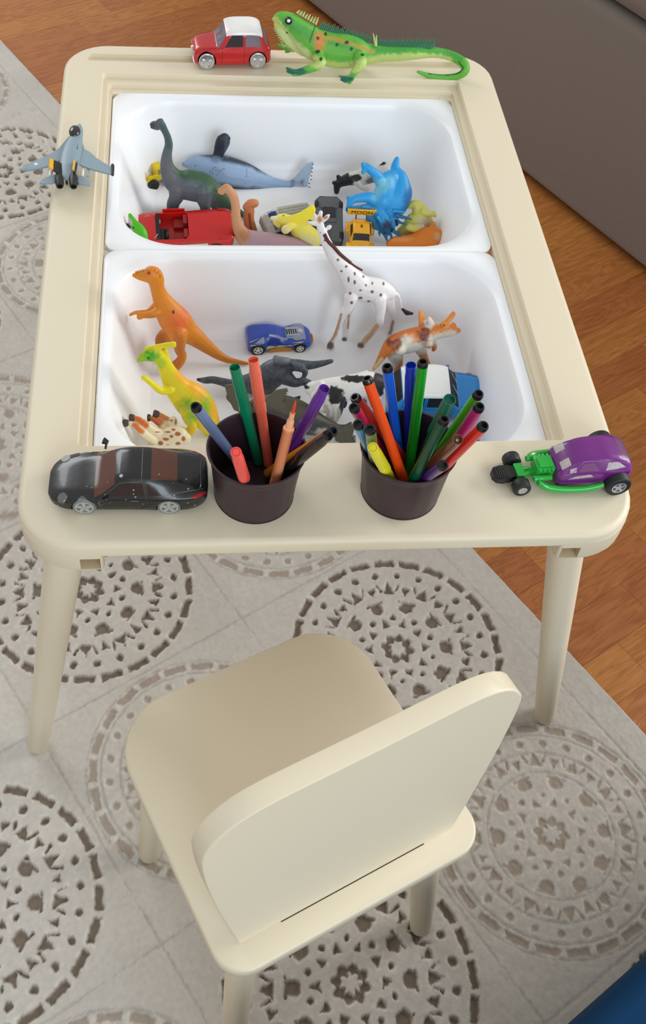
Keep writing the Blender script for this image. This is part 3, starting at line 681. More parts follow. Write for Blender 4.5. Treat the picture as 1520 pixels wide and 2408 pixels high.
# --- black coupe
def coupe(name, label, rgb, glass, rims, L=1.0, worn=True):
    t = thing(name, label, 'toy car'); mb = mat('enamel_'+name, rgb, 0.28, coat=0.4, bump=0.00008, bscale=150)
    st = [(-75, 12, 13, 20, 22, 8), (-74, 18, 10, 21.5, 25, 13), (-70, 23.5, 8, 23, 27.5, 17), (-62, 27.8, 6.5, 24.2, 29.6, 18), (-52, 29.8, 6, 25, 32.2, 17), (-40, 30.4, 5.8, 25.2, 36.8, 17), (-28, 30.2, 5.8, 25, 40.8, 18), (-16, 29.4, 5.8, 24.6, 42.8, 18.5), (-4, 28.8, 5.8, 24.2, 43.2, 18.6),
          (6, 28.6, 5.8, 23.8, 41.6, 18.6), (12, 28.6, 5.8, 23.6, 39.0, 18.8), (20, 28.7, 5.8, 23.2, 33.0, 19.6), (28, 28.9, 5.8, 22.6, 27.6, 20), (36, 29.2, 5.8, 22, 25.4, 19), (48, 29, 6, 20.6, 23.4, 17), (58, 27.6, 6.4, 18.6, 21.2, 15), (66, 24.6, 7, 16.4, 18.4, 13), (72, 20, 8.4, 14.2, 15.4, 10), (75.5, 13, 10, 12.6, 13, 7)]
    B = Body(st); o = B.mesh('body', mb, t, 80); B.arches(o, [(41, 11, 12.0), (-38, 11, 12.0)], 12)
    chip = mat('bare_metal', (120, 118, 116), 0.4, 0.7)
    B.patch('windscreen', [(11.5, .23), (31, .385), (31, -.385), (11.5, -.23)], glass, t, .14, 8, 16)
    B.patch('rear_window', [(-46, .15), (-22, .21), (-22, -.21), (-46, -.15)], glass, t, .14, 8, 12)
    for s in (1, -1):
        B.patch('side_window', [(-17, s*.41), (22, s*.41), (7, s*.265), (-14, s*.255)], mat('brown_side_glass', (46, 26, 20), 0.15), t, .12)
        B.patch('side_window', [(-32, s*.405), (-19.5, s*.41), (-17.5, s*.265), (-22, s*.27)], mat('brown_side_glass', (46, 26, 20), 0.15), t, .12)
        B.seam([(-17, s*.43), (-19, s*.52), (-22, s*.62), (-10, s*.80), (22, s*.80), (24, s*.55), (23, s*.43)], mat('seam_coupe', (58, 56, 54), .5), t, .45)
        B.seam([(-17, s*.43), (-14, s*.245), (7, s*.24), (26, s*.42)], chip, t, .5, 'worn_edge')
        B.seam([(-70, s*.25), (-56, s*.32), (-40, s*.38), (-24, s*.42)], chip, t, .35, 'worn_edge')
        B.seam([(30, s*.40), (50, s*.36), (66, s*.30)], mat('seam_coupe', (58, 56, 54), .5), t, .4, 'bonnet_seam')
        mesh('headlamp', *join(cyl((B.S(61, s*.37)-B.N(61, s*.37)*1)*.001, (B.S(61, s*.37)+B.N(61, s*.37)*.7)*.001, .0056, .0044, 20)), mat('lamp_clear', (112, 112, 110), .3, .4), t)
        B.patch('tail_lamp', [(-73.2, s*.46), (-62, s*.50), (-60, s*.40), (-71.5, s*.36)], mat('lamp_red', (170, 16, 18), .25), t, .3)
        for x in (41, -38): wheel(t, x, s*28.7, 11, 11, 7.0, rims, 5, .80, tyre=mat('grey_tyre', (120, 124, 126), .5), sw=1.5)
        mesh('door_mirror', *join(cyl((.0235, s*.0285, .0255), (.0225, s*.0335, .0285), .0012, .0012, 8), cyl((.021, s*.034, .0285), (.0255, s*.036, .0290), .0020, .0034, 12)), mb, t)
        B.seam([(-10.0, s*.53), (-3, s*.53)], chip, t, .9, 'door_handle')
    if worn:
        R_ = random.Random(11)
        P = []
        for k in range(26):
            x = R_.uniform(-68, 66); q = R_.uniform(.05, .72); p = (B.S(x, q)+B.N(x, q)*.05)*.001; n_ = B.N(x, q)*.001
            P.append(cyl(p-n_*.3, p+n_*.12, R_.uniform(.0003, .0009), n=6))
        p = (B.S(5.5, .12)+B.N(5.5, .12)*.05)*.001; n_ = B.N(5.5, .12)*.001; P.append(cyl(p-n_*.3, p+n_*.14, .0019, n=7))
        e = mesh('paint_chips', *join(*P), mat('bare_metal_light', (176, 176, 172), 0.45, .5), t); e['kind'] = 'stuff'
        B.seam([(-13, .25), (-13.5, .1), (-13.5, -.1), (-13, -.25)], chip, t, .7, 'roof_joint')
    V = [(-.066, y*.001, .0295+(0.0015 if abs(y) < 17 else 0)) for y in (-21, -17, 17, 21)]
    B.seam([(-66, .34), (-68.5, .15), (-68.5, -.15), (-66, -.34)], mb, t, 1.6, 'rear_spoiler')
    return t
MBRN = mat('brown_window', (96, 56, 40), 0.2, spec=0.6)
t = coupe('black_toy_car', 'scratched black toy coupe with brown windows at the near left table corner', (22, 22, 23), MBRN, mat('alloy', (190, 194, 190), .3, .5))
A, B_ = at(195, 1212, TZ), at(403, 1211, TZ); (lx, ly), yw = place(A, B_, (41, 29), (-38, 29)); t.location = (lx, ly, TZ+.0003); t.rotation_euler = (0, 0, yw); t.scale = (.955, 1, .95)
# side mirror sticking up is the far one; second blue car beneath the markers
t = coupe('blue_toy_coupe', 'blue toy car half hidden behind the right cup of markers', (30, 140, 205), MDRK, MSIL, worn=False)
c = at(1035, 1035, ZF+.03); t.location = (c[0], c[1]+.002, ZF+.0004); t.rotation_euler = (0, 0, math.radians(-4)); t.scale = (.72, .72, .72)
# --- blue racer with flames
def racer():
    t = thing('blue_racing_car', 'blue toy racing car with yellow flames in the near bin', 'toy car'); mb = mat('racer_blue', (28, 66, 176), .3, coat=.4); mo = mat('racer_orange', (214, 134, 22), .35); 
    mf = mat('flame_yellow', (208, 214, 104), .4); ms = mat('racer_silver', (150, 160, 184), .3, .3)
    st = [(-39, 12, 5, 13, 14, 8), (-38, 15.5, 4.5, 15, 17.5, 10), (-33, 17.5, 4, 16.5, 21, 12), (-24, 18, 4, 17, 24, 10), (-14, 16.6, 4.4, 15, 25.5, 9), (-6, 15, 5, 13.5, 24, 8.6), (0, 14.4, 5.4, 12.8, 21, 8.8), (6, 14.6, 5.6, 13, 18.2, 9), (12, 15.6, 5.6, 14, 17.6, 9), (20, 17, 5, 16, 18.6, 12),
          (26, 17.2, 5, 16.2, 18.4, 12), (32, 16, 5, 13.5, 15, 10.5), (36.5, 12.5, 5.4, 11, 12, 8), (38.5, 8, 6.6, 9, 9.4, 5)]
    B = Body(st); o = B.mesh('body', mb, t, 70); B.arches(o, [(23, 7, 8), (-27, 8, 9)], 8, 8)
    ch = [(-36, 10, 2.6, 5.2, 5.6, 8), (-18, 13, 2.2, 6, 6.4, 10), (-12, 16.6, 2.0, 7.4, 7.8, 12), (0, 15.8, 2.8, 7.8, 8.2, 12), (12, 16.2, 2.2, 7.4, 7.8, 12), (16, 12, 2.2, 6, 6.4, 10), (32, 11, 3, 6, 6.4, 8), (38, 8.8, 4, 7.4, 7.8, 6), (40.5, 5, 5.4, 8.4, 9, 3)]
    Body(ch).mesh('chassis', mo, t, 40)
    for s in (1, -1):
        wheel(t, 23, s*17.6, 7, 7, 5.5, MWHT, 5, .64); wheel(t, -27, s*18.4, 8.4, 8.6, 6, MWHT, 5, .64)
        B.patch('side_window', [(-31.5, s*.40), (-20, s*.42), (-19.5, s*.25), (-22, s*.24)], ms, t, .15)
        B.patch('side_pod', [(-16, s*.50), (2, s*.52), (-2, s*.33), (-12, s*.30)], mat('pod_blue', (20, 48, 150), .25, coat=.5), t, .9)
        B.patch('silver_rail', [(-14, s*.24), (2, s*.30), (2, s*.20), (-14, s*.16)], ms, t, .5); B.patch('silver_rail', [(2, s*.30), (8, s*.30), (8, s*.20), (2, s*.20)], ms, t, .45)
        P = [[(-18, s*.70), (-6, s*.66), (-14, s*.46)], [(-6, s*.70), (8, s*.64), (-2, s*.50)], [(-37, s*.52), (-24, s*.45), (-36, s*.44)], [(-37, s*.33), (-25, s*.22), (-36, s*.27)], [(-17, s*.66), (-15, s*.50), (-12, s*.62)], [(-15, s*.64), (-6, s*.54), (-9, s*.66)], [(-9, s*.66), (2, s*.56), (-3, s*.68)],
             [(-3, s*.68), (8, s*.58), (4, s*.68)], [(6, s*.64), (13, s*.52), (12, s*.62)], [(12, s*.62), (18, s*.50), (26, s*.44)], [(12, s*.42), (28, s*.36), (24, s*.44)], [(14, s*.20), (30, s*.26), (18, s*.27)]]
        for a, b, c in P: B.patch('flame', [a, b, ((b[0]+c[0])/2, (b[1]+c[1])/2), c], mf, t, .16, 5, 3, skirt=.3)
    B.patch('engine_bay', [(7, .20), (30, .20), (30, -.20), (7, -.20)], ms, t, .25)
    P = [];
    for k in range(5): P.append(box(.009+k*.0026, .0104+k*.0026, -.0046, .0046, .0182, .0194))
    P += [cyl((.008, s*.0056, .0188), (.024, s*.0056, .0186), .0010, n=8) for s in (1, -1)] + [cyl((.0245, 0, .018), (.0245, 0, .0205), .004, .0032, 14)]
    mesh('engine', *join(*P), mat('engine_silver', (205, 208, 214), .3, .5), t)
    P = [box(.0086+k*.0026, .0096+k*.0026, -.0038, .0038, .0186, .0198) for k in range(5)]; mesh('engine_slots', *join(*P), MBLK, t)
    A, B_ = at(606, 836, ZF), at(706, 831, ZF); (lx, ly), yw = place(A, B_, (-27, -17.5), (23, -17.5)); t.location = (lx, ly, ZF+.0003); t.rotation_euler = (0, 0, yw)
racer()
# --- purple and green rod
def rod():
    t = thing('purple_hot_rod', 'purple and clear green toy hot rod at the near right table corner', 'toy car'); mp = mat('rod_purple', (112, 26, 122), .28, coat=.4); mg = mat('clear_green', (36, 176, 62), .15, spec=.6, sss=.3)
    ml = mat('worn_print', (186, 178, 176), .5, bump=.0001, bscale=300, var=.3)
    st = [(-58, 14, 14, 20, 22, 10), (-56, 20, 12, 24, 29, 13), (-50, 22.5, 10, 25.5, 33, 14.5), (-40, 23, 9, 26, 36.5, 15), (-28, 22, 8, 26, 38.5, 14.5), (-14, 20.5, 7.5, 25, 38.5, 14), (-2, 19.4, 7, 24, 36.5, 13.5), (6, 18.6, 7, 23, 32.5, 13.8), (12, 18, 7, 22, 27.5, 14), (16, 15.5, 9, 20, 22.5, 12.5)]
    B = Body(st); B.mesh('body', mp, t, 50, ang=28)
    for s in (1, -1):
        B.patch('windscreen', [(5.5, s*.20), (13, s*.22), (13, s*.05), (5.5, s*.05)], ml, t, .2)
        B.patch('side_window', [(-22, s*.42), (-2, s*.42), (-6, s*.28), (-16, s*.27)], mat('dull_purple_window', (128, 72, 122), .3), t, .2); B.patch('side_window', [(0, s*.42), (6, s*.42), (6, s*.32), (0, s*.32)], ml, t, .2)
        B.patch('side_window', [(-48, s*.36), (-28, s*.42), (-30, s*.28), (-40, s*.25)], ml, t, .2); B.patch('door_print', [(-18, s*.60), (6, s*.64), (0, s*.56), (-14, s*.52)], ml, t, .15)
        B.seam([(-24, s*.24), (-6, s*.22), (4, s*.44), (12, s*.47)], mat('purple_edge', (150, 60, 158), .3), t, .7, 'raised_edge')
        B.seam([(-50, s*.28), (-36, s*.24), (-25, s*.44), (-46, s*.44)], mat('purple_edge', (150, 60, 158), .3), t, .6, 'raised_edge')
        # side pipe
        L = crom([(34, s*15, 12, 4.2), (26, s*20, 9, 4.2), (10, s*23, 7, 3.6), (-8, s*24.5, 7, 3.4), (-20, s*25, 9, 3.6), (-28, s*25.5, 12, 2.6)], 5)
        rings = [[(x*.001, (y+r*.9*math.cos(a))*.001, (z+r*math.sin(a))*.001) for a in [2*PI*k/10 for k in range(10)]] for x, y, z, r in L]
        mesh('exhaust_pipe', *skin(rings, True, True, True), mg, t)
        wheel(t, -42, s*31.5, 12.5, 12.5, 12, MSIL, 5, .58, sw=1.0); wheel(t, 50, s*21.5, 8.6, 8.6, 10.5, MSIL, 5, .52, sw=1.2)
    B.patch('rear_window', [(-55, .2), (-45, .2), (-45, -.2), (-55, -.2)], mat('mauve_rear_glass', (116, 72, 112), .25), t, .2)
    P = [box(.012, .052, -.004, .004, .006, .011), box(.016, .034, -.0085, .0085, .010, .022), box(.018, .032, -.0065, .0065, .0215, .0245), box(.044, .052, -.008, .008, .009, .0145)]
    P += [cyl((.019+k*.0042, -.0105, .021), (.019+k*.0042, .0105, .021), .0016, n=8) for k in range(4)] + [cyl((.020, s*.0125, .014), (.038, s*.0125, .014), .0030, n=10) for s in (1, -1)]
    P += [cyl((.038, s*.003, .012), (.052, s*.004, .010), .0016, n=8) for s in (1, -1)]
    o = mesh('engine_block', *join(*P), mg, t); bevel(o, .0006, 2)
    mesh('front_axle', *cyl((.050, -.013, .0086), (.050, .013, .0086), .0024, n=10), MBLK, t)
    mesh('underbody', *box(-.046, .014, -.017, .017, .0055, .0085), MBLK, t); mesh('rear_axle', *cyl((-.042, -.022, .0125), (-.042, .022, .0125), .002, n=8), MBLK, t)
    lp = [(52, -6.5), (52, 6.5), (58, 8.5), (66, 9.5), (72, 8), (75, 3.5), (75, -3.5), (72, -8), (66, -9.5), (58, -8.5)]
    Ls = [[(x*.001, y*.001, z*.001) for x, y in lp] for z in (6.5, 8.5)] + [[((x-64)*.00095+.064, y*.00092, .0098+(.002 if x > 60 else .003)) for x, y in lp]]
    sc_ = mesh('front_scoop', *skin(Ls, True, True, True), MBLK, t, auto=30)
    P = [box((59+k*2.2)*.001, (60+k*2.2)*.001, -.0062, .0062, .0115, .0130) for k in range(6)]; mesh('louvre', *join(*P), mat('worn_black', (52, 50, 50), .5), sc_)
    A, B_ = at(1226, 1168, TZ), at(1446, 1166, TZ); (lx, ly), yw = place(A, B_, (50, 21.5), (-42, 31.0)); t.location = (lx, ly, TZ+.0003); t.rotation_euler = (0, 0, yw)
rod()
# --- red convertible, far bin
def roadster():
    t = thing('red_convertible', 'red toy convertible with cream side flash in the far bin', 'toy car'); mr = mat('roadster_red', (200, 24, 20), .3, coat=.35); mcv = mat('cove_cream', (220, 214, 198), .4)
    st = [(-64, 17, 13, 22, 23, 14), (-62, 23, 9, 24.5, 26.5, 19), (-54, 26, 7.5, 25.5, 27.8, 20), (-40, 27.2, 6.6, 25.4, 28.4, 19), (-24, 27, 6.4, 24.8, 28.4, 19), (0, 26.2, 6.4, 24, 26.6, 18.6), (18, 26.4, 6.4, 24, 26.6, 18), (34, 27, 6.6, 24.2, 27, 18), (48, 26.4, 7.5, 22.6, 25, 17), (58, 23.6, 9, 20, 21.8, 15), (64, 18, 11, 17, 18, 11)]
    B = Body(st); o = B.mesh('body', mr, t, 60); B.arches(o, [(38, 9.5, 11), (-40, 9.5, 11)], 10)
    ct = mesh('c', *skin([rrect(-.007, .034, -.0215, .0215, .006, z) for z in (.010, .05)], True, True, True), mr)
    def bo(o):
        m_ = o.modifiers.new('b', 'BOOLEAN'); m_.object = ct; m_.operation = 'DIFFERENCE'; m_.solver = 'EXACT'
    p = o.parent; o.parent = None; bake(o, [bo]); o.parent = p; bpy.data.objects.remove(ct); o.data.set_sharp_from_angle(angle=math.radians(38))
    for s in (1, -1):
        mesh('seat', *join(box(-.003, .011, s*.0115-.007, s*.0115+.007, .010, .0165), box(-.006, -.001, s*.0115-.007, s*.0115+.007, .012, .0255)), mat('seat_red', (150, 26, 26), .5), t)
        B.patch('side_cove', [(-30, s*.80), (16, s*.74), (10, s*.60), (-30, s*.55)], mcv, t, .2)
        for x in (38, -40): wheel(t, x, s*27, 9.5, 9.5, 6, MSIL, 6, .66)
        B.patch('tail_fin', [(-63, s*.40), (-46, s*.40), (-46, s*.30), (-63, s*.30)], mr, t, 1.6)
        B.seam([(-7, s*.44), (-8, s*.78)], mat('red_seam', (90, 12, 12), .5), t); B.seam([(34, s*.44), (33, s*.78)], mat('red_seam', (90, 12, 12), .5), t)
        ball('headlamp', np.array([.0615, s*.0165, .018]), .0030, MCHR, t, (.6, 1, 1), False)
    mesh('dashboard', *join(box(.029, .0345, -.0215, .0215, .018, .0262), box(.018, .030, .001, .019, .012, .0225), cyl((.0215, .0115, .0225), (.0235, .0115, .0235), .0068, n=18)), MBLK, t)
    mesh('windscreen_frame', *join(cyl((.036, -.019, .0262), (.032, -.019, .034), .0006, n=6), cyl((.036, .019, .0262), (.032, .019, .034), .0006, n=6)), MSIL, t)
    c = at(430, 537, ZF+.022); t.location = (c[0], c[1], ZF+.0068); t.rotation_euler = (Matrix.Rotation(math.radians(13), 3, 'X') @ Matrix.Rotation(math.radians(183), 3, 'Z')).to_euler(); t.scale = (1.0, .95, .95)
    dd = mesh('open_door', *box(-.004, .024, -.0275, -.0262, .010, .0275), mr, t); dd.rotation_euler = (0, 0, 0)
roadster()
# --- silver and blue van tipped on a dinosaur
def van():
    t = thing('silver_van', 'worn silver and blue toy van tilted in the middle of the far bin', 'toy car'); ms = mat('worn_silver', (176, 174, 166), .42, .35, bump=.00025, bscale=160, var=.28)
    st = [(-34, 15, 6, 20, 30, 12), (-32.5, 18, 4.5, 21, 32, 13.5), (-20, 18.5, 4.2, 21, 32.6, 14), (12, 18.5, 4.2, 21, 32.4, 14), (17, 18.5, 4.2, 20.5, 30, 13.6), (24, 18.2, 4.4, 19.5, 22.5, 14), (27, 18, 4.6, 18.4, 19.4, 14), (33, 16.8, 5, 16, 17, 13), (35.5, 13, 7, 12.5, 13, 9)]
    B = Body(st); B.mesh('body', ms, t, 40)
    B.patch('windscreen', [(17, .22), (25, .30), (25, -.30), (17, -.22)], mat('blue_window', (18, 62, 120), .12, coat=.5), t, .15)
    for s in (1, -1):
        B.patch('side_window', [(-30, s*.42), (18, s*.42), (14, s*.25), (-30, s*.25)], mat('maroon_window', (70, 18, 34), .2), t, .15); B.patch('blue_band', [(-33, s*.58), (30, s*.60), (24, s*.45), (-33, s*.44)], mat('band_blue', (24, 60, 130), .3), t, .14)
        for x in (22, -21): wheel(t, x, s*18.6, 6.5, 6.5, 5, MSIL, 5, .6)
    for k in range(5):
        y = -9+k*4.5; mesh('roof_rib', *cyl((-.030, y*.001, .0330), (.014, y*.001, .0330), .0006, n=6), ms, t)
    c = at(672, 508, ZF+.024); t.location = (c[0], c[1], ZF+.0035); t.rotation_euler = (math.radians(-14), math.radians(-4), math.radians(201)); t.scale = (.95, .95, .95)
van()
# --- dark car upside down
def flipped():
    t = thing('upturned_toy_car', 'dark grey toy car lying on its roof in the far bin', 'toy car'); mg = mat('chassis_grey', (98, 101, 105), .45, .2, bump=.0001, bscale=200, var=.1)
    st = [(-36, 12, 5, 12, 14, 9), (-34, 17, 3, 14, 18, 12), (-24, 18.5, 2.5, 15, 22, 12), (0, 18.5, 2.5, 15, 24, 12.5), (14, 18.5, 2.5, 14.5, 19, 13), (28, 17.5, 2.5, 13, 15, 12), (35, 12, 4, 10, 11, 8)]
    B = Body(st); B.mesh('body', mat('dark_enamel', (52, 48, 56), .3, coat=.3), t, 40)
    P = [skin([[(x*.001, y*.001, .0022-dz) for x, y in [(-32,-15),(-20,-17),(20,-17),(31,-14),(33,0),(31,14),(20,17),(-20,17),(-32,15),(-34,0)]] for dz in (-.001, 0, .0008)], True, True, True)]
    P += [box(-.004, .010, -.009, .009, .0002, .0014), cyl((-.030, -.010, .0010), (-.030, .010, .0010), .0010, n=8), cyl((-.030, 0, .0010), (-.010, 0, .0010), .0010, n=8), cyl((.018, -.012, .0010), (.018, .012, .0010), .0010, n=8)]
    P += [cyl((x*.001, y*.001, .0018), (x*.001, y*.001, .0002), .0022, n=12) for x, y in ((-30, 8), (-30, -8), (18, 9), (18, -9))]
    mesh('base_plate', *join(*P), mg, t)
    mesh('battery_cover', *box(.002, .016, -.0085, .0085, -.0006, .0006), mat('cover_dark', (44, 44, 48), .5), t)
    for s in (1, -1):
        for x in (22, -22): wheel(t, x, s*18.4, 5, 6, 5, MSIL, 5, .6)
    c = at(775, 512, ZF+.028); t.location = (c[0], c[1], c[2]-.0015); t.rotation_euler = (math.radians(180+26), 0, 0)
    t.rotation_euler = (Matrix.Rotation(math.radians(22), 3, 'X') @ Matrix.Rotation(math.radians(88), 3, 'Z') @ Matrix.Rotation(PI, 3, 'X')).to_euler()
flipped()
# --- yellow rounded car with lettered spoiler
def bug():
    t = thing('yellow_bubble_car', 'yellow toy car with a lettered rear wing in the far bin', 'toy car'); my = mat('bug_yellow', (240, 172, 12), .28, coat=.4)
    st = [(-22, 8, 6, 12, 14, 6), (-20, 11, 4, 14, 18, 8), (-14, 12.4, 3.4, 14.5, 23, 9), (-6, 12.6, 3.4, 14.5, 26, 9), (3, 12.4, 3.4, 14, 25.5, 9), (8, 12, 3.4, 13.5, 21.5, 9), (12, 11.4, 3.4, 13, 16.5, 8.5), (18, 10, 4, 11.5, 13.5, 7), (22, 7, 5, 8, 8.6, 4)]
    B = Body(st); B.mesh('body', my, t, 40)
    B.patch('windscreen', [(5.5, .20), (10.6, .27), (10.6, -.27), (5.5, -.20)], mat('dark_glass', (40, 34, 26), .15), t, .2)
    for s in (1, -1):
        B.patch('side_window', [(-12, s*.41), (5, s*.41), (2, s*.26), (-9, s*.26)], MDRK, t, .12)
        for x in (15, -14):
            wheel(t, x, s*16, 6.2, 6.2, 4.5, MSIL, 5, .6)
            Lp = [[((x+8.2*math.cos(a)*k)*.001, s*yy*.001, (6.2+7.6*math.sin(a)*k)*.001) for a in [PI*j/10 for j in range(11)]] for yy, k in ((10, 1.0), (15.5, 1.0), (16.6, .86))]
            mesh('fender', *skin(Lp, False), my, t)
        mesh('wing_strut', *cyl((-.0165, s*.006, .018), (-.0195, s*.006, .0275), .0007, n=8), MBLK, t)
    wg = mesh('rear_wing', *box(-.0205, -.0185, -.0165, .0165, .0262, .0348), my, t); bevel(wg, .0006)
    text('wing_lettering', 'MOON', .0078, MBLK, t, (-.01835, 0, .0304), (PI/2, 0, PI/2), .0001)
    text('roof_number', '8', .0058, MBLK, t, (-.003, 0, .0263), (0, 0, PI/2), .0001)
    c = at(846, 557, ZF+.018); t.location = (c[0], c[1]-.002, ZF+.0105)
    t.rotation_euler = (0, math.radians(14), math.radians(-90-4)); t.scale = (1.12, 1.12, 1.12)
bug()
# --- small yellow truck
def truck():
    t = thing('yellow_off_road_truck', 'small yellow toy off-road truck beside the dinosaur in the far bin', 'toy car'); my = mat('truck_yellow', (232, 204, 24), .35); mgl = mat('truck_glass', (150, 140, 90), .3)
    o = mesh('bed', *join(skin([rrect(-.019, .016, -.0095, .0095, .002, z) for z in (.010, .0165)], True, True, True), box(-.019, -.0175, -.0095, .0095, .016, .020), box(-.019, -.004, -.0095, -.008, .016, .020), box(-.019, -.004, .008, .0095, .016, .020), skin([rrect(.004, .021, -.0092, .0092, .002, z) for z in (.010, .0185)], True, True, True)), my, t)
    bevel(o, .0006)
    B = Body([(-6, 9, 16, 17, 24, 6), (-4.5, 9.2, 16, 17.5, 26.4, 6.6), (3.5, 9.2, 16, 17.5, 26.6, 6.6), (9, 9, 16, 17.4, 20, 7)]); B.mesh('cab', my, t, 16)
    B.patch('windscreen', [(4.2, .20), (8.2, .26), (8.2, -.26), (4.2, -.20)], mgl, t, .15)
    for s in (1, -1):
        B.patch('side_window', [(-4, s*.42), (0.6, s*.42), (.6, s*.25), (-3, s*.25)], mgl, t, .15); B.patch('side_window', [(1.6, s*.42), (6.5, s*.42), (3.5, s*.25), (1.6, s*.25)], mgl, t, .15)
        for x in (12, -12): wheel(t, x, s*13.6, 7.4, 7.4, 6, MBLK, 6, .45)
        mesh('exhaust_stack', *cyl((-.0095, s*.0075, .018), (-.0125, s*.0080, .027), .0011, .0014, 8), mat('stack_grey', (150, 146, 120), .4, .4), t)
    c = at(366, 412, ZF+.014); t.location = (c[0]+.003, c[1]+.002, ZF+.0005); t.rotation_euler = (0, 0, math.radians(28)); t.scale = (1.08, 1.08, 1.08)
truck()
# ---------------------------------------------------------------- toy animals
def cones(pl, pts, base_r, m, parent, name='crest', d=0.0, k=1.0, kind='stuff', label=None):
    """row of spines: (x0,y0,x1,y1) px"""
    P = []
    for p in pts:
        a = pl.pt(p[0], p[1], d); b = pl.pt(p[2], p[3], d+(p[4] if len(p) > 4 else 0)); P.append(cyl(a, b, 0, n=7, prof=[(0, wr(a, base_r)), (.6, wr(a, base_r*.65)), (1, wr(a, base_r*.22))]))
    o = mesh(name, *join(*P), m, parent, world=True, auto=60, label=label)
    if kind: o['kind'] = kind
    return o
# --- iguana
def iguana():
    pl = Pl((740, 172), (860, 176), TZ, 8)
    t = thing('toy_iguana', 'green toy iguana with a spiny back and curled tail on the far table rim', 'toy animal', pl.pt(800, 172))
    body = [tube([(646,45,5),(652,43,10),(662,43,14),(678,50,19),(694,62,22),(710,78,27),(733,99,33),(756,110,35),(782,117,36),(812,120,36),(842,124,31),(866,127,22),(890,127,17),(925,127,15),(965,126,13.5),(1013,123,11,-8),(1046,127,10,-12),(1074,137,10,-8),(1093,152,9.5,0),(1094,168,8.5,6),(1074,180,7,4),(1040,183,6.5,2),(1010,178,5,2),(984,169,3,2)], pl, .78, 16),
            tube([(650,56,6),(658,70,8),(668,84,9),(682,98,11),(700,108,13),(716,120,12)], pl, .5, 12),
            tube([(747,134,12,22),(756,146,11,30),(744,156,9,34),(722,164,8,36),(704,170,7,38)], pl, 1, 10), tube([(706,169,6,38),(690,167,4,40),(675,160,2.5,40)], pl, .8, 8), tube([(702,172,5,38),(688,173,3,40),(676,168,2.2,40)], pl, .8, 8), tube([(706,173,4,38),(696,176,3,40),(690,177,2,40)], pl, .8, 8),
            tube([(845,134,14,18),(850,148,12,28),(842,160,9,32),(832,172,7.5,34),(828,180,6,34)], pl, 1, 10),
            tube([(829,180,5,34),(814,182,3,36),(798,179,2,36)], pl, .8, 8), tube([(828,181,4,34),(814,187,3,36),(803,188,2,36)], pl, .8, 8), tube([(828,182,4,34),(818,192,3,36),(808,191,2,36)], pl, .8, 8), tube([(830,183,4,34),(825,192,3,36),(822,197,2,36)], pl, .8, 8),
            tube([(700,110,10,-20),(688,115,7,-30),(672,112,5,-34),(655,106,3,-36)], pl, .8, 8), tube([(686,116,4,-30),(678,121,3,-34),(672,122,2,-34)], pl, .8, 8), tube([(840,136,11,-18),(826,146,8,-26),(812,150,6,-28)], pl, 1, 8)]
    o = solid('body', body, t, (100, 178, 62), [
        ('l', [(700,126),(742,146),(780,158),(822,160),(862,150),(900,142),(1010,136),(1050,140)], (186, 206, 118), .7, .2, 14),
        ('l', [(655,62),(668,84),(690,106),(716,128)], (196, 208, 140), .8, .2, 13), ('l', [(646,46),(650,60)], (190, 196, 110), .8, .2, 8),
        ('l', [(676,50),(700,64),(732,84),(780,96),(840,108)], (78, 158, 62), .9, .3, 12), ('l', [(880,116),(960,114),(1046,118),(1084,134)], (72, 160, 60), 1, .3, 9),
        ('c', [(752,98,13,20)], (214, 134, 66), 1.2), ('l', [(760,88),(800,94),(846,110),(878,122)], (170, 150, 66), 1.2, .3, 5),
        ('c', [(748,90,4),(766,80,4),(793,105,4),(816,100,5,4),(827,115,4),(748,122,5),(755,139,4),(853,129,5,4),(675,77,2.5)], (26, 66, 40), .5),
        ('c', [(700,168,22,8),(680,164,16,8),(812,186,20,9)], (26, 104, 84), .7), ('l', [(1080,146),(1090,160),(1080,172),(1050,176),(1010,173)], (40, 110, 50), .5, .5, 2),
        ('l', [(741,62),(734,82),(729,100)], (44, 96, 40), .6, .3, 1.6)], .0011, 4, M_RUB)
    mt = mat('spine_teal', (60, 122, 92), .5); mlt = mat('spine_pale', (178, 206, 130), .5)
    def row(xs, fn, ln, dx, m, d, nm='spine_row'):
        P = []
        for i, x in enumerate(xs):
            y = fn(x); l = ln(x) if callable(ln) else ln; P.append((x, y, x+dx, y-l*(.85+.3*((i*7) % 5)/5)))
        cones(pl, P, 3.2, m, t, nm, d)
    row(np.arange(699, 748, 6.2), lambda x: 31+(x-699)*.60, lambda x: 9+max(0, x-705)*.17, 7, mlt, 2, 'neck_spines')
    row(np.arange(750, 868, 4.4), lambda x: 70+(x-750)*.30, 21, 8, mt, 0, 'back_spines')
    row(np.arange(884, 1022, 4.2), lambda x: 110+(x-884)*.012, lambda x: 18+(x > 955)*2, 5, mt, -4, 'tail_spines')
    row(np.arange(1026, 1080, 7), lambda x: 117+(x-1026)*.16+max(0, x-1050)*.2, 4, 2, mlt, -11, 'tail_spines')
    cones(pl, [(649+i*2.6, 66+i*5.2, 643+i*2.8, 68+i*5.4) for i in range(9)], 2.2, mlt, t, 'dewlap_fringe', 2)
    cones(pl, [(884, 108, 878, 78, 0), (884, 108, 886, 82, 0)], 3.5, mlt, t, 'bent_spine', 3)
    P = on(o, 679, 49); mb = mat('eye_black', (18, 18, 18), .2); mw = mat('eye_white', (240, 240, 240), .2)
    dr = (C-P)/np.linalg.norm(C-P); ball('eye', P, wr(P, 9), mb, t); ball('pupil', P+dr*wr(P, 6), wr(P, 4.4), mw, t)
iguana()
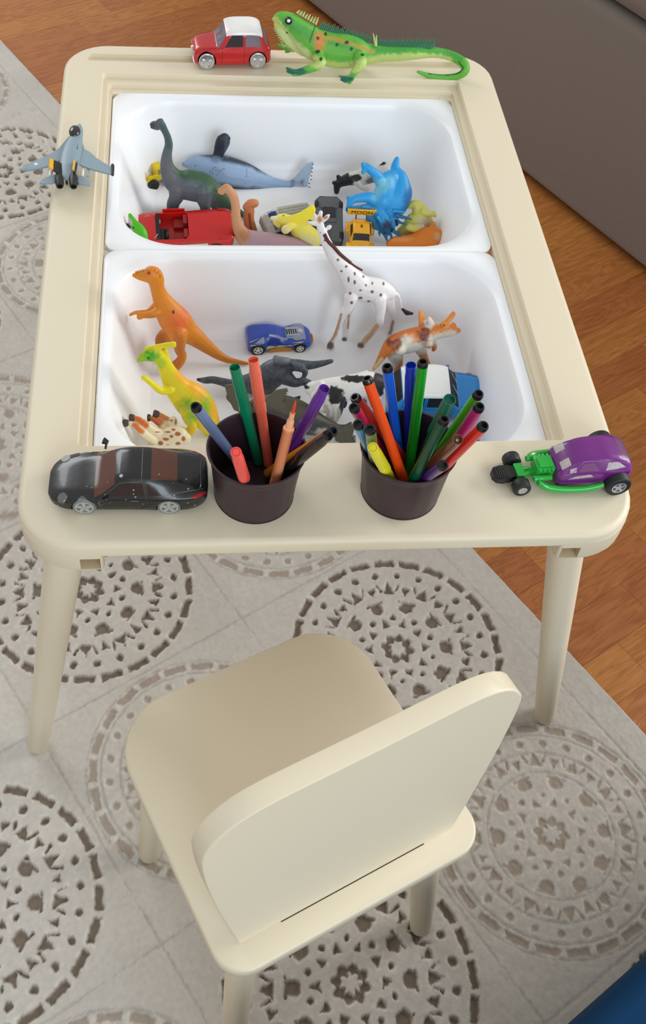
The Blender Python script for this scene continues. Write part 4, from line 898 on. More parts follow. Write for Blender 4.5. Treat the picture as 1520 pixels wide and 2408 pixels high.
# --- jet on its stand-off undercarriage
def jet():
    pl = Hp(TZ+.019)
    t = thing('toy_jet', 'grey toy fighter jet with yellow and black tail fins on the left table edge', 'toy plane', (*at(172, 400, TZ)[:2], TZ))
    mg = mat('jet_grey', (140, 160, 170), .4, bump=.00006, bscale=300); mk = mat('jet_black', (38, 36, 38), .45); my = mat('jet_yellow', (232, 176, 44), .4)
    z = lambda L: [(30+x/5.63, 270+y/5.63) for x, y in L]
    def pk(name, L, th, m=mg, d=0, b=.0004):
        o = mesh(name, *plate(z(L), pl, th, d), m, t, smooth=True, world=True, auto=30); bevel(o, b*1, 2); return o
    mesh('fuselage', *join(tube([(*z([(885,130)])[0],2.5,8),(*z([(872,200)])[0],9,7),(*z([(838,300)])[0],14,5),(*z([(800,420)])[0],19,3),(*z([(765,560)])[0],21,2),(*z([(745,700)])[0],19,1),(*z([(728,815)])[0],14,0)], pl, .45, 20, 5)), mg, t, world=True)
    pk('wing', [(745,290),(610,450),(470,545),(180,660),(165,700),(190,742),(330,718),(470,690),(560,640),(655,600),(720,400)], 2.2)
    pk('wing', [(905,290),(950,460),(1030,505),(1110,578),(1290,690),(1342,705),(1345,795),(1270,788),(1070,735),(910,680),(820,600),(820,400)], 2.2)
    pk('tail_plane', [(560,790),(385,862),(352,912),(535,915),(600,860)], 1.6, d=-2); pk('tail_plane', [(890,800),(960,840),(1030,895),(1025,945),(870,915),(850,860)], 1.6, d=-2)
    for a, b in (((605,800),(625,945)), ((805,800),(805,950))):
        A = pl.pt(*z([a])[0], 2); B = pl.pt(*z([b])[0], 0); r = wr(A, 10.5)
        mesh('engine_nozzle', *cyl(A, B, 0, n=22, prof=[(0, r*.75), (.3, r), (.7, r), (1, r*.78), (1, r*.55), (.8, r*.5)]), mk, t, world=True)
    for (b0, b1, tp) in (((648,650),(640,810),((478,575),(530,600),(470,690),(560,790))), ((845,640),(825,800),((815,590),(838,600),(795,715),(800,800)))):
        A, B = pl.pt(*z([b0])[0], 5), pl.pt(*z([b1])[0], 5); Tl, Tr = pl.pt(*z([tp[0]])[0], 24), pl.pt(*z([tp[2]])[0], 22)
        n_ = np.cross(B-A, Tl-A); n_ /= np.linalg.norm(n_); 
        def quad(P_, m, nm, th=.0008): V = [p+n_*th for p in P_]+[p-n_*th for p in P_]; return mesh(nm, V, [(0,1,2,3),(7,6,5,4),(0,4,5,1),(1,5,6,2),(2,6,7,3),(3,7,4,0)], m, t, world=True)
        m0, m1 = A*.35+Tl*.65, B*.35+Tr*.65; m2, m3 = A*.25+Tl*.75, B*.25+Tr*.75
        f = quad([A, B, m1, m0], mk, 'tail_fin'); quad([m0, m1, m3, m2], my, 'fin_band', .0009); quad([m2, m3, Tr*.95+B*.05, Tl*.95+A*.05], my, 'fin_tip', .0009)
        quad([m0*.96+A*.04, m1*.96+B*.04, m1*.985+B*.015, m0*.985+A*.015], mk, 'fin_stripe', .0011)
    P = pl.pt(*z([(822,225)])[0], 10); ball('canopy', P, .0075, mat('canopy_dark', (48, 42, 46), .15, spec=.7), t, (.95, 1.5, .75))
    n = 24; c0 = z([(307,652)])[0]; 
    def disc(r, m, d, nm, star=False):
        L = []
        for k in range(10 if star else n):
            a = 2*PI*k/(10 if star else n)+PI/2; rr_ = r*(.42 if star and k % 2 else 1); L.append((c0[0]+rr_*1.2*math.cos(a), c0[1]-rr_*.85*math.sin(a)))
        return mesh(nm, *plate(L, pl, .3, d), m, t, world=True, smooth=False)
    disc(6.6, mat('roundel_blue', (26, 36, 66), .4), 1.4, 'roundel'); disc(5.6, MWHT, 1.65, 'roundel_star', True)
    for a, b, m in (((1322,650),(1322,800),mk), ((160,665),(175,745),mg)): 
        A = pl.pt(*z([a])[0], 0); B = pl.pt(*z([b])[0], 0); mesh('wing_tip_missile', *cyl(A, B, 0, n=10, prof=[(0, .0008), (.15, .0022), (.9, .0020), (1, .0014)]), m, t, world=True)
    mw = mat('jet_seam', (72, 84, 92), .5)
    for a, b in (((672,430),(640,640)), ((890,430),(840,760)), ((672,430),(668,500))): mesh('panel_line', *cyl(pl.pt(*z([a])[0], 6.0 if a[0] < 700 else 6.5), pl.pt(*z([b])[0], 5.5), .0003, n=6), mw, t, world=True)
    mesh('air_brake', *plate(z([(838,385),(862,385),(862,455),(838,455)]), pl, 1, 9.5), mat('jet_dark_grey', (92, 106, 112), .5), t, world=True)
    for q in ((820,330),(700,760),(860,760)):
        A = pl.pt(*z([q])[0], -4); B = np.array([A[0], A[1], TZ+.002]); mesh('landing_strut', *cyl(A, B, .0010, n=8), MSIL, t, world=True)
        mesh('landing_wheel', *cyl(B+[-.0012,0,.001], B+[.0012,0,.001], .0028, n=14), MTYR, t, world=True)
    for q in ((930,740),(1000,745),(500,735)): A = pl.pt(*z([q])[0], -4); mesh('underwing_missile', *cyl(A+[0,.011,0], A-[0,.010,0], 0, n=8, prof=[(0,.0006),(.15,.0016),(1,.0015)]), MWHT if q[0] != 1000 else mg, t, world=True)
jet()
# --- far bin -----------------------------------------------------
def brachio():
    pl = Pl((405, 512), (482, 514), ZF, 4)
    t = thing('toy_long_necked_dinosaur', 'grey green long-necked toy dinosaur standing tall in the far bin', 'toy animal', pl.pt(440, 512))
    P = [tube([(357,293,4),(362,290,5),(368,293,7),(377,291,9),(383,299,8),(389,310,7),(395,325,7.5),(397,342,8.5),(393,362,10),(392,382,13),(396,400,17),(408,420,25),(428,432,32),(452,436,34),(476,442,33),(497,452,28),(516,466,21),(534,481,15),(552,494,10),(570,504,7),(588,511,4)], pl, .8, 16),
         tube([(357,299,3),(362,300,4),(370,300,6)], pl, .7, 10), tube([(374,285,5),(379,284,5)], pl, .7),
         tube([(416,446,18,8),(412,464,13,12),(404,478,10,12),(402,492,8,12),(405,508,9,12)], pl, 1, 12), tube([(424,446,16,-12),(419,466,11,-18),(412,480,9,-18),(410,508,8,-18)], pl, 1, 10),
         tube([(478,448,24,8),(480,470,16,12),(483,488,11,13),(482,510,10,12)], pl, 1, 12), tube([(494,460,16,-12),(504,480,10,-16),(512,494,8,-16),(508,512,8,-16)], pl, 1, 10)]
    o = solid('body', P, t, (88, 96, 104), [('l', [(380,292),(395,320),(398,345)], (58, 88, 78), 1, .3, 6), ('l', [(402,392),(430,402),(470,414),(500,432),(530,470),(560,494)], (56, 88, 62), 1.1, .4, 17), ('l', [(392,380),(400,410),(420,450)], (98, 98, 104), 1, .3, 12), ('c', [(360,296,6)], (70, 70, 72), .8)], .0010, 3, M_RUB)
    eye(o, t, 370, 299, 2.2, (150, 30, 36))
brachio()
def whale():
    pl = Pl((500, 432), (700, 440), ZF, 10)
    t = thing('toy_whale', 'dark backed toy whale with pale blue belly and raised flipper along the far bin wall', 'toy animal', pl.pt(560, 436))
    P = [tube([(434,386,5),(445,385,12),(462,387,20),(487,394,27),(520,402,33),(550,409,32),(580,416,28),(612,425,20),(640,430,12),(665,433,8),(684,434,7)], pl, .9, 18),
         tube([(508,378,12,4),(514,362,11,6),(520,345,14,8),(526,330,15,8),(531,322,11,8)], pl, .38, 14),
         plate([(676,428),(690,421),(706,402),(722,384),(738,379),(734,400),(727,420),(724,434),(729,452),(735,476),(722,468),(706,452),(690,441),(676,438)], pl, 3.2, 0), tube([(470,402,12,-10),(446,424,8,-12)], pl, .5)]
    o = solid('body', P, t, (40, 46, 60), [('l', [(446,386),(470,390),(520,404),(575,415),(620,426),(668,432)], (150, 176, 208), .8, .05, 19), ('l', [(460,388),(520,404),(580,416)], (152, 178, 210), .5, .04, 25), ('l', [(700,418),(722,396),(734,384)], (168, 190, 214), 1, .2, 12), ('l', [(700,440),(726,462)], (168, 190, 214), 1, .2, 11), ('c', [(727,430,14,40)], (176, 196, 216), 1), ('c', [(508,374,12,8)], (120, 142, 170), 1), ('c', [(534,350,6,24)], (70, 80, 96), 1)], .0011, 4)
    mk = mat('print_dark', (50, 60, 76), .5)
    cones(pl, [(735-i*1.0 if i < 5 else 726+(i-5)*.9, 386+i*9, 738-i*1.0 if i < 5 else 730+(i-5)*.9, 387+i*9) for i in range(10)], 1.6, mk, t, 'tail_serration', 2)
    R_ = random.Random(4); Q = []
    for r_ in range(4):
        for k in range(13-r_ % 2*2):
            if R_.random() < .35: continue
            x = 494+k*2.8; y = 391+r_*5.5+k*.55; p = on(o, x, y); Q.append(cyl(p, p+(C-p)/np.linalg.norm(C-p)*.0003, .0006*R_.uniform(.6, 1.1), n=5))
    e = mesh('moulded_print', *join(*Q), mk, t, world=True); e['kind'] = 'stuff'
    p0, p1 = on(o, 581, 397), on(o, 577, 434); pm = on(o, 580, 414); mesh('seam_line', *join(cyl(p0, pm, .00025, n=5), cyl(pm, p1, .00025, n=5)), mk, t, world=True)
    p = on(o, 459, 390); ball('plug_hole', p, .0007, mk, t)
whale()
MORG = None
def sauropod():
    pl = Pl((560, 575), (700, 578), ZF+.012, 12)
    t = thing('toy_sauropod', 'tan necked toy dinosaur with lilac back lying near the far bin front', 'toy animal', pl.pt(620, 575))
    P = [tube([(518,447,5),(523,448,7),(533,441,8),(541,450,9),(549,462,9.5),(554,482,9),(555,505,9.5),(558,525,11),(566,545,15),(580,560,20),(605,570,24),(640,574,24),(680,578,20),(720,584,14),(760,592,7)], pl, .85, 16), tube([(516,451,4),(522,453,5)], pl, .8)]
    solid('body', P, t, (196, 142, 104), [('l', [(604,560),(640,565),(700,575),(760,590)], (172, 142, 150), .5, .2, 32), ('c', [(575,552,14)], (176, 120, 80), 1)], .0010, 3, M_RUB)
    t2 = thing('toy_dinosaur_leg', 'loose orange brown toy dinosaur limb standing upright in the far bin', 'toy part', pl.pt(590, 545))
    pl2 = Pl((590, 545), (610, 545), ZF, 6)
    P = [tube([(581,487,9),(590,479,10),(599,478,9)], pl2, .8), tube([(587,486,10),(586,500,11),(585,515,11),(588,530,12),(592,548,13)], pl2, .8, 12)]
    lo = solid('limb', P, t2, (204, 130, 84), [], .0009, 3, M_RUB)
    c = [on(lo, 587+i*.5, 502+i*5, -.0002) for i in range(9)]
    mesh('slot', *join(*[cyl(c[i], c[i+1], .0016, n=8) for i in range(8)]), mat('slot_brown', (158, 76, 30), .6), t2, world=True)
sauropod()
def beak():
    pl = Pl((690, 545), (750, 555), ZF+.022, 20)
    t = thing('toy_horned_dinosaur', 'bright yellow toy dinosaur with a broad neck frill under the giraffe head', 'toy animal', pl.pt(710, 530))
    P = [tube([(641,514,5),(650,516,8),(662,516,12),(676,520,14),(694,530,17),(716,546,20),(740,562,18)], pl, .9, 14), plate([(668,508),(690,506),(708,498),(724,488),(738,481),(743,492),(740,512),(730,528),(712,528),(690,530),(672,528)], pl, 4, 4),
         tube([(688,530,7,10),(678,536,8,14),(672,540,9,16)], pl, 1), tube([(700,545,14,0),(722,566,14,-4),(742,574,10,-4)], pl, 1), tube([(646,524,4,2),(656,530,6,2)], pl, .8)]
    o = solid('body', P, t, (238, 224, 96), [('l', [(700,508),(728,490),(740,484)], (248, 228, 30), .9, .2, 16), ('c', [(720,512,24,16)], (244, 226, 50), .9), ('c', [(644,514,10,9)], (236, 230, 170), .9), ('c', [(720,565,28,14)], (226, 220, 150), 1), ('c', [(673,540,11)], (222, 210, 150), 1)], .0010, 3)
    eye(o, t, 667, 507, 1.6, (30, 30, 24))
beak()
def calf():
    pl = Pl((795, 455), (860, 458), ZF+.006, 14)
    t = thing('toy_calf', 'small black and white toy calf lying behind the blue dinosaur in the far bin', 'toy animal', pl.pt(830, 455))
    P = [tube([(792,451,5),(793,440,7),(797,432,9),(808,426,11),(826,420,14),(846,418,17),(866,412,18),(886,408,16),(902,400,11)], pl, .8, 14), tube([(797,425,3),(796,415,4)], pl, .7), tube([(790,434,3),(786,430,4)], pl, .7), tube([(836,426,7,8),(850,440,5,12),(864,446,4,12)], pl, 1), tube([(866,414,8,-8),(846,402,4,-12),(848,398,3,-12)], pl, 1), tube([(896,396,8),(902,388,5),(905,383,4)], pl, .8)]
    solid('body', P, t, (222, 220, 214), [('c', [(806,428,24,30),(790,440,16,24)], (30, 29, 31), .25), ('c', [(838,418,14,8)], (34, 33, 34), .3), ('c', [(896,384,12,5)], (34, 33, 34), .3), ('c', [(872,426,10,12)], (120, 112, 104), 1)], .0009, 3)
calf()
def trice():
    pl = Pl((860, 545), (960, 545), ZF+.012, 28)
    t = thing('blue_toy_triceratops', 'bright blue toy horned dinosaur lying on its side in the far bin', 'toy animal', pl.pt(910, 530))
    d0 = 8
    P = [tube([(934,374,5),(931,386,8),(931,400,11,2),(938,416,17,4),(940,430,22,6),(938,448,30,8),(930,468,33,10),(918,486,31,10),(904,500,26,10),(896,512,20,10)], pl, .8, 16),
         tube([(920,420,18,6),(896,424,14,14),(884,410,10,18),(868,396,8,20),(858,390,7,20)], pl, 1, 12), tube([(858,390,6,20),(854,386,4,22)], pl, 1), tube([(858,398,6,20),(854,405,4,22)], pl, 1), tube([(900,432,12,16),(892,422,9,20)], pl, 1),
         tube([(896,484,18,12),(872,466,12,20),(848,465,9,22),(830,470,8,22),(822,480,6,22)], pl, 1, 12), tube([(822,468,5,22),(818,464,3,22)], pl, 1),
         tube([(884,492,16,-4),(850,492,9,-12),(830,494,9,-16),(822,492,8,-16)], pl, 1, 12), tube([(908,440,22,14),(902,470,24,18)], pl, .8),
         plate([(846,484),(858,480),(872,484),(884,478),(900,484),(914,480),(926,490),(938,490),(944,500),(936,512),(944,524),(930,532),(928,546),(914,546),(904,556),(892,544),(878,538),(876,524),(862,516),(860,502)], pl, 3.4, 20),
         tube([(890,500,11,24),(902,516,13,26),(908,532,12,27),(912,546,7,27)], pl, .8, 14)]
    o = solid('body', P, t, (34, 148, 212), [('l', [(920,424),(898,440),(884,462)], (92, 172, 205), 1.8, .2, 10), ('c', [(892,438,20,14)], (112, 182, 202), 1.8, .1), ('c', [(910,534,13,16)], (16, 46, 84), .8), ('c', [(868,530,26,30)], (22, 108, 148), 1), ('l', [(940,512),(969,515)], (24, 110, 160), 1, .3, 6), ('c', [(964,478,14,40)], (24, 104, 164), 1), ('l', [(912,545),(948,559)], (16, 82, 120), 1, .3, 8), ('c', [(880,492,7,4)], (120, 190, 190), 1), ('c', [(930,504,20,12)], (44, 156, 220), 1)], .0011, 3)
    mh = mat('horn_blue', (20, 96, 150), .42); mh2 = mat('horn_light_blue', (40, 150, 214), .42)
    for a_, b_, r_, d_, m_ in (((930,506),(970,516),5.5,28,mh),((936,522),(958,528),3.6,26,mh),((924,496),(956,499),4,26,mh2),((914,488),(940,489),3.6,24,mh2),((924,542),(949,560),5,28,mh),((918,548),(924,566),4,28,mh),((906,550),(911,567),5,28,mh),((892,544),(894,556),3.4,26,mh),((862,514),(872,522),3,24,mh),((898,486),(914,482),3,24,mh2),((888,508),(898,524),5,30,mh2),((846,486),(842,482),3,22,mh2)):
        A, B = pl.pt(*a_, d_), pl.pt(*b_, d_+2); r = wr(A, r_); mesh('horn', *cyl(A, B, 0, n=12, prof=[(0, r), (.5, r*.72), (.9, r*.36), (1, r*.12)]), m_, t, world=True)
    for k in range(3): p = on(o, 932+k, 519+k*5); ball('claw', p, .0016, mat('claw_dark', (20, 44, 66), .4), t)
trice()
def pale():
    pl = Pl((940, 560), (1010, 560), ZF+.008, 26)
    t = thing('pale_yellow_toy_dinosaur', 'pale yellow toy dinosaur lying between blue and orange toys in the far bin', 'toy animal', pl.pt(985, 540))
    P = [tube([(964,484,6,-2),(975,480,9),(984,490,15),(988,504,20),(980,522,24),(966,538,22),(950,548,16)], pl, .8, 14), tube([(984,478,7),(990,482,6)], pl, .8), tube([(996,498,10,6),(1010,503,6,8),(1022,503,4,8)], pl, 1), tube([(1020,500,4,8),(1024,508,3,8)], pl, 1), tube([(990,536,9,14),(970,536,7,16),(984,540,5,18)], pl, 1), tube([(962,534,8,16),(976,540,6,18),(986,540,4,18)], pl, 1), tube([(1004,520,14,-4),(1010,530,8,-4)], pl, 1)]
    solid('body', P, t, (216, 210, 106), [('c', [(1000,524,18,14)], (206, 196, 168), 1), ('c', [(950,552,22,12)], (196, 180, 110), 1)], .0010, 3)
pale()
def orange_low():
    pl = Pl((930, 575), (1030, 575), ZF+.014, 16)
    t = thing('orange_toy_beast', 'orange toy animal lying in the right front corner of the far bin', 'toy animal', pl.pt(985, 565))
    P = [tube([(916,572,7),(930,568,11),(950,568,13),(975,568,18),(1000,562,24),(1020,560,24),(1036,566,16),(1046,570,8)], pl, .85, 16), tube([(1014,540,6),(1018,530,5),(1019,523,3)], pl, .7), tube([(1030,546,6),(1040,556,5)], pl, .8)]
    solid('body', P, t, (226, 128, 34), [('c', [(1030,556,8,10)], (206, 160, 110), .6), ('c', [(940,562,30,6)], (230, 150, 70), 1)], .0010, 3)
orange_low()
def duck():
    pl = Pl((300, 545), (335, 560), ZF+.058, 20)
    t = thing('green_toy_parrot', 'green headed toy bird with pink beak squeezed in the far bin left corner', 'toy animal', pl.pt(320, 540))
    P = [tube([(306,506,4),(309,514,7),(314,526,11),(322,538,15),(330,550,16),(334,562,14)], pl, .8, 14), tube([(302,530,4),(290,528,7),(282,522,6),(278,518,3)], pl, .7), tube([(306,538,8,-4),(302,536,8,-4)], pl, .8)]
    o = solid('body', P, t, (72, 178, 24), [('c', [(290,530,20,24)], (196, 168, 172), .3), ('c', [(303,542,9,12)], (216, 206, 204), .4), ('l', [(300,528),(306,534)], (90, 20, 20), .5, .2, 2.5)], .0009, 3)
    eye(o, t, 313, 536, 2.4, (22, 60, 20))
duck()
# --- giraffe between the bins
def giraffe():
    pl = Pl((776, 820), (852, 815), ZF, 3)
    t = thing('white_toy_giraffe', 'tall white toy giraffe with small brown spots standing in the near bin', 'toy animal', pl.pt(812, 818))
    z = lambda x, y: (700+x/5.067, 480+y/5.067)
    def T(L, *a, **k): return tube([(*z(p[0], p[1]), p[2]/5.067, *(p[3:])) for p in L], pl, *a, **k)
    P = [T([(135,215,18),(165,220,26),(215,225,34),(260,225,38),(280,290,42),(305,360,48),(340,450,54),(390,550,62),(455,650,72),(530,745,84),(620,860,118),(700,960,145),(770,1005,150),(860,1020,150),(950,1030,140),(1030,1050,118),(1100,1075,80),(1120,1100,40)], .72, 16),
         T([(130,190,12),(150,212,22)], .8), T([(220,180,20),(208,130,17)], 1), T([(265,170,20),(278,100,20)], 1), T([(310,190,26),(350,155,26),(372,130,14)], .6), T([(340,300,16,-4),(372,280,26,-4),(385,265,20,-4)], .6),
         T([(640,1110,75,10),(610,1220,55,14),(560,1290,42,15),(525,1370,30,15),(480,1490,22,15),(440,1590,24,15),(400,1660,32,16),(395,1710,44,16)], 1, 12), T([(660,1130,55,-10),(640,1230,34,-14),(615,1320,24,-16),(605,1440,17,-16),(585,1540,20,-16),(560,1610,28,-16)], 1, 12),
         T([(970,1120,85,10),(990,1230,58,13),(985,1330,45,15),(980,1410,38,15),(920,1500,30,15),(850,1580,30,15),(790,1640,36,16),(760,1680,44,16)], 1, 12), T([(1070,1120,70,-8),(1110,1230,50,-14),(1135,1330,34,-16),(1130,1440,28,-16),(1110,1530,26,-16),(1050,1590,26,-16)], 1, 12),
         T([(1130,1060,30),(1190,1080,16),(1220,1150,12),(1240,1240,10)], 1, 10)]
    sp = [(325,432,14),(480,665,16),(580,745,17),(522,800,13),(682,830,14,24),(785,862,14,17),(682,930,14,26),(608,900,13,36),(893,943,11,20),(815,965,12,14),(1025,948,14,22),(750,1027,18,11),(890,1045,20,19),(628,1065,16,18),(748,1118,26,16),(850,1158,19,12),(995,1083,18,19),(645,1175,18,18),(275,340,8)]
    spots = [(*z(s[0], s[1]), s[2]/5.067, (s[3] if len(s) > 3 else s[2])/5.067) for s in sp]
    o = solid('body', P, t, (232, 228, 228), [('l', [z(520,1320),z(450,1560),z(400,1640)], (190, 156, 124), 1, .3, 3.5), ('l', [z(610,1320),z(600,1480)], (184, 140, 96), 1, .3, 2), ('l', [z(940,1450),z(840,1580),z(790,1630)], (196, 160, 120), .9, .3, 6), ('l', [z(1140,1400),z(1100,1540)], (170, 140, 112), 1, .3, 4),
        ('c', [(*z(390,1690),9,9),(*z(750,1680),9,8),(*z(560,1610),6,5)], (112, 92, 78), .8), ('c', [(*z(1040,1600),6,5)], (110, 60, 30), .8), ('c', spots, (120, 84, 82), .6, .15), ('c', [(*z(265,190),6,8),(*z(330,160),7,4)], (190, 130, 70), 1), ('c', [(*z(150,195),6,2)], (60, 66, 40), .6)], .0009, 3)
    mn = mat('mane_brown', (84, 34, 26), .6)
    Q = [z(*q) for q in ((335,345),(380,430),(450,500),(520,580),(600,650),(690,720),(785,775))]
    W = crom([[*on(o, x-3, y+2.5)] for x, y in Q], 4)
    mesh('mane', *join(*[cyl(W[i], W[i+1]*1.02-W[i]*.02, .0021 if i < 18 else .0013, n=8) for i in range(len(W)-1)]), mn, t, world=True)
    A = pl.pt(*z(1240,1240)); B = pl.pt(*z(1300,1295)); D = pl.pt(*z(1375,1305)); mesh('tail_tuft', *join(cyl(A, B, .0012, .0028, 8), cyl(B, D, .0030, .0014, 8)), mat('tuft_dark', (44, 38, 38), .6), t, world=True)
    for q, r_ in (((385,1715),8),((745,1690),8)): pass
giraffe()
# --- near bin ------------------------------------------------------
def pachy():
    pl = Pl((412, 862), (470, 862), ZF, 6)
    t = thing('orange_toy_dinosaur', 'orange dome-headed toy dinosaur standing on two legs in the near bin', 'toy animal', pl.pt(420, 860))
    z = lambda x, y: (280+x/4.47, 600+y/4.47)
    def T(L, *a, **k): return tube([(*z(p[0], p[1]), p[2]/4.47, *(p[3:])) for p in L], pl, *a, **k)
    P = [T([(165,212,22),(195,215,36),(240,220,48),(300,215,75),(350,210,92),(385,250,80),(400,330,68),(430,420,76),(480,520,105),(540,620,140),(610,710,150),(690,790,128),(780,850,98),(870,920,78),(960,990,60),(1060,1060,44),(1160,1105,32),(1260,1125,22),(1350,1140,14)], .78, 16),
         T([(400,600,45,10),(330,625,34,14),(250,630,30,15),(215,650,26,16)], 1, 10), T([(250,620,18,15),(180,605,15,15),(120,628,12,15)], 1, 8), T([(400,520,40,-12),(330,580,28,-14),(280,600,22,-14),(180,600,15,-14),(120,620,10,-14)], 1, 8), T([(215,650,14,16),(225,668,8,16)], 1),
         T([(560,830,90,-14),(470,850,62,-18),(430,900,45,-18),(440,980,40,-18),(470,1040,34,-18),(480,1110,36,-14)], 1, 12), T([(620,820,100,12),(630,910,68,14),(640,1000,48,15),(665,1060,42,15),(640,1120,44,15),(590,1170,50,16)], 1, 12), T([(590,1170,40,16),(540,1170,30,18)], 1)]
    o = solid('body', P, t, (218, 132, 32), [('c', [(*z(620,700),26,22),(*z(690,590),10,8)], (226, 108, 48), 1.4), ('l', [z(620,860),z(640,1000),z(600,1150)], (196, 112, 36), 1, .3, 12), ('l', [z(440,870),z(450,1050)], (182, 104, 36), 1, .3, 11), ('l', [z(800,930),z(1000,1070),z(1340,1150)], (200, 120, 30), 1, .3, 6), ('c', [(*z(330,640),14,6)], (204, 118, 28), 1)], .0010, 3)
    eye(o, t, *z(315,186), 4.2, (186, 40, 24), (120, 10, 10))
    for x, y in ((385,160),(420,175),(435,205),(405,190),(180,180),(200,172),(225,165),(250,158),(440,225)): p = on(o, *z(x, y)); ball('horn_bump', p, wr(p, 2.6), M_ORB, t)
    p = on(o, *z(572,600)); ball('torn_hole', p, wr(p, 3.6), mat('hole_brown', (110, 34, 10), .6), t, (.7, .7, 1.5)); p = on(o, *z(545,595)); ball('torn_flap', p, wr(p, 2.6), mat('torn_pale', (228, 160, 74), .5), t, (.6, .6, 1.5))
M_ORB = mat('orange_bump', (214, 128, 34), .45)
pachy()
def parasaur():
    pl = Pl((440, 1020), (500, 1020), ZF, 4)
    t = thing('yellow_toy_dinosaur', 'yellow crested toy dinosaur with green face standing in the near bin', 'toy animal', pl.pt(450, 1015))
    z = lambda x, y: (220+x/4.47, 780+y/4.47)
    def T(L, *a, **k): return tube([(*z(p[0], p[1]), p[2]/4.47, *(p[3:])) for p in L], pl, *a, **k)
    P = [T([(475,305,20),(520,270,45),(590,245,72),(650,240,80),(700,270,70),(740,330,72),(780,410,80),(830,500,105),(890,590,135),(970,660,165),(1050,740,180),(1120,830,165),(1180,920,130),(1240,1010,95),(1290,1100,70),(1330,1190,50)], .72, 16),
         T([(560,180,22),(650,165,28),(740,148,28),(840,135,30),(850,135,28)], .8, 12), T([(800,610,50,12),(710,620,34,18),(620,550,28,20),(560,500,26,20),(525,480,22,20)], 1, 10), T([(530,490,14,20),(512,470,9,20)], 1, 8),
         T([(1020,800,110,16),(985,850,66,20),(1000,920,50,20),(1040,980,44,20),(1020,1040,42,20),(960,1060,40,20)], 1, 12), T([(960,1060,30,20),(930,1020,20,22)], 1), T([(760,200,20),(780,270,18),(790,330,26)], .6)]
    o = solid('body', P, t, (228, 212, 22), [('g', z(820,520), (238, 176, 26), z(1300,620)), ('l', [z(800,470),z(980,620),z(1110,800),z(1200,1000)], (226, 208, 24), 1.2, .3, 26), ('l', [z(950,440),z(1100,560),z(1250,800)], (240, 170, 28), 1.2, .3, 20), ('c', [(*z(590,270),24,16)], (70, 168, 20), 1.1), ('c', [(*z(500,280),12,12)], (150, 180, 30), 1), ('c', [(*z(1000,770),22,16),(*z(1030,900),14,16),(*z(1180,800),14,26)], (140, 178, 30), 1.6), ('c', [(*z(1240,640),10,20)], (190, 190, 50), 1.2), ('c', [(*z(700,330),14,14)], (176, 196, 28), 1.2)], .0010, 3)
    eye(o, t, *z(578,282), 2.6, (30, 100, 20)); p0, p1 = on(o, *z(560,250)), on(o, *z(592,235)); mesh('brow', *cyl(p0, p1, .0008, n=8), mat('brow_lime', (120, 200, 60), .4), t, world=True)
parasaur()
def lying_giraffe():
    pl = Pl((340, 1050), (430, 1055), ZF+.018, 18)
    t = thing('spotted_toy_giraffe', 'cream toy giraffe with brown patches lying legs up in the near bin corner', 'toy animal', pl.pt(390, 1045))
    z = lambda x, y: (220+x/4.47, 780+y/4.47)
    def T(L, *a, **k): return tube([(*z(p[0], p[1]), p[2]/4.47, *(p[3:])) for p in L], pl, *a, **k)
    P = [T([(640,1160,50),(690,1130,95),(760,1120,110),(840,1110,110),(910,1100,95),(960,1120,60)], .85, 16), T([(640,1150,40,10),(560,1090,36,14),(500,1040,32,16),(440,980,26,16),(370,960,20,16)], 1, 10), T([(680,1070,50,4),(620,1030,40,8),(560,985,34,10),(500,935,28,10),(430,905,20,10)], 1, 10),
         T([(780,1040,40,-6),(720,990,30,-8),(650,930,27,-8),(600,905,22,-8)], 1, 10), T([(860,1020,60,-10),(800,950,40,-12),(740,905,28,-12),(690,870,22,-12)], 1, 10), T([(840,920,30,-10),(890,1000,22,-8)], .7), T([(640,1190,60,-4),(700,1230,60,-8)], .8)]
    pt = [(885,1075,30,22),(820,1100,24,16),(760,1130,32,16),(945,1125,22,28),(890,1175,26,20),(705,1175,28,26),(780,1205,26,20),(855,1215,20,16),(840,1028,24,14),(780,1055,36,9),(680,1055,34,6),(865,950,14,32),(820,935,16,10)]
    o = solid('body', P, t, (226, 212, 176), [('l', [z(500,1045),z(430,985)], (206, 112, 40), .8, .3, 8), ('l', [z(550,975),z(460,915)], (206, 104, 34), .8, .3, 8), ('l', [z(690,955),z(620,920)], (200, 104, 50), .8, .3, 8), ('l', [z(760,915),z(700,880)], (206, 120, 60), .8, .3, 7), ('c', [(*z(a, b), c/4.47, d/4.47) for a, b, c, d in pt], (160, 92, 52), .4, .15)], .0009, 3)
    mh = mat('hoof_brown', (74, 56, 48), .5)
    for a, b in (((372,962),(312,958)),((434,905),(374,905)),((604,905),(566,905)),((694,872),(626,858))):
        dd = {372:16, 434:10, 604:-8, 694:-12}[a[0]]; A = pl.pt(*z(*a), dd); B = pl.pt(*z(*b), dd); mesh('hoof', *cyl(A, B, 0, n=12, prof=[(0, .0026), (.3, .0038), (.85, .0042), (1, .0030)]), mh, t, world=True)
    t3 = thing('green_toy_scrap', 'small olive green toy piece showing at the near bin front edge', 'toy part', pl.pt(345, 1055)); pl3 = Pl((330, 1056), (360, 1056), ZF+.03, 8)
    solid('piece', [tube([(332,1060,5),(345,1056,9),(360,1060,6)], pl3, .8)], t3, (132, 164, 20), [], .0008, 3)
lying_giraffe()
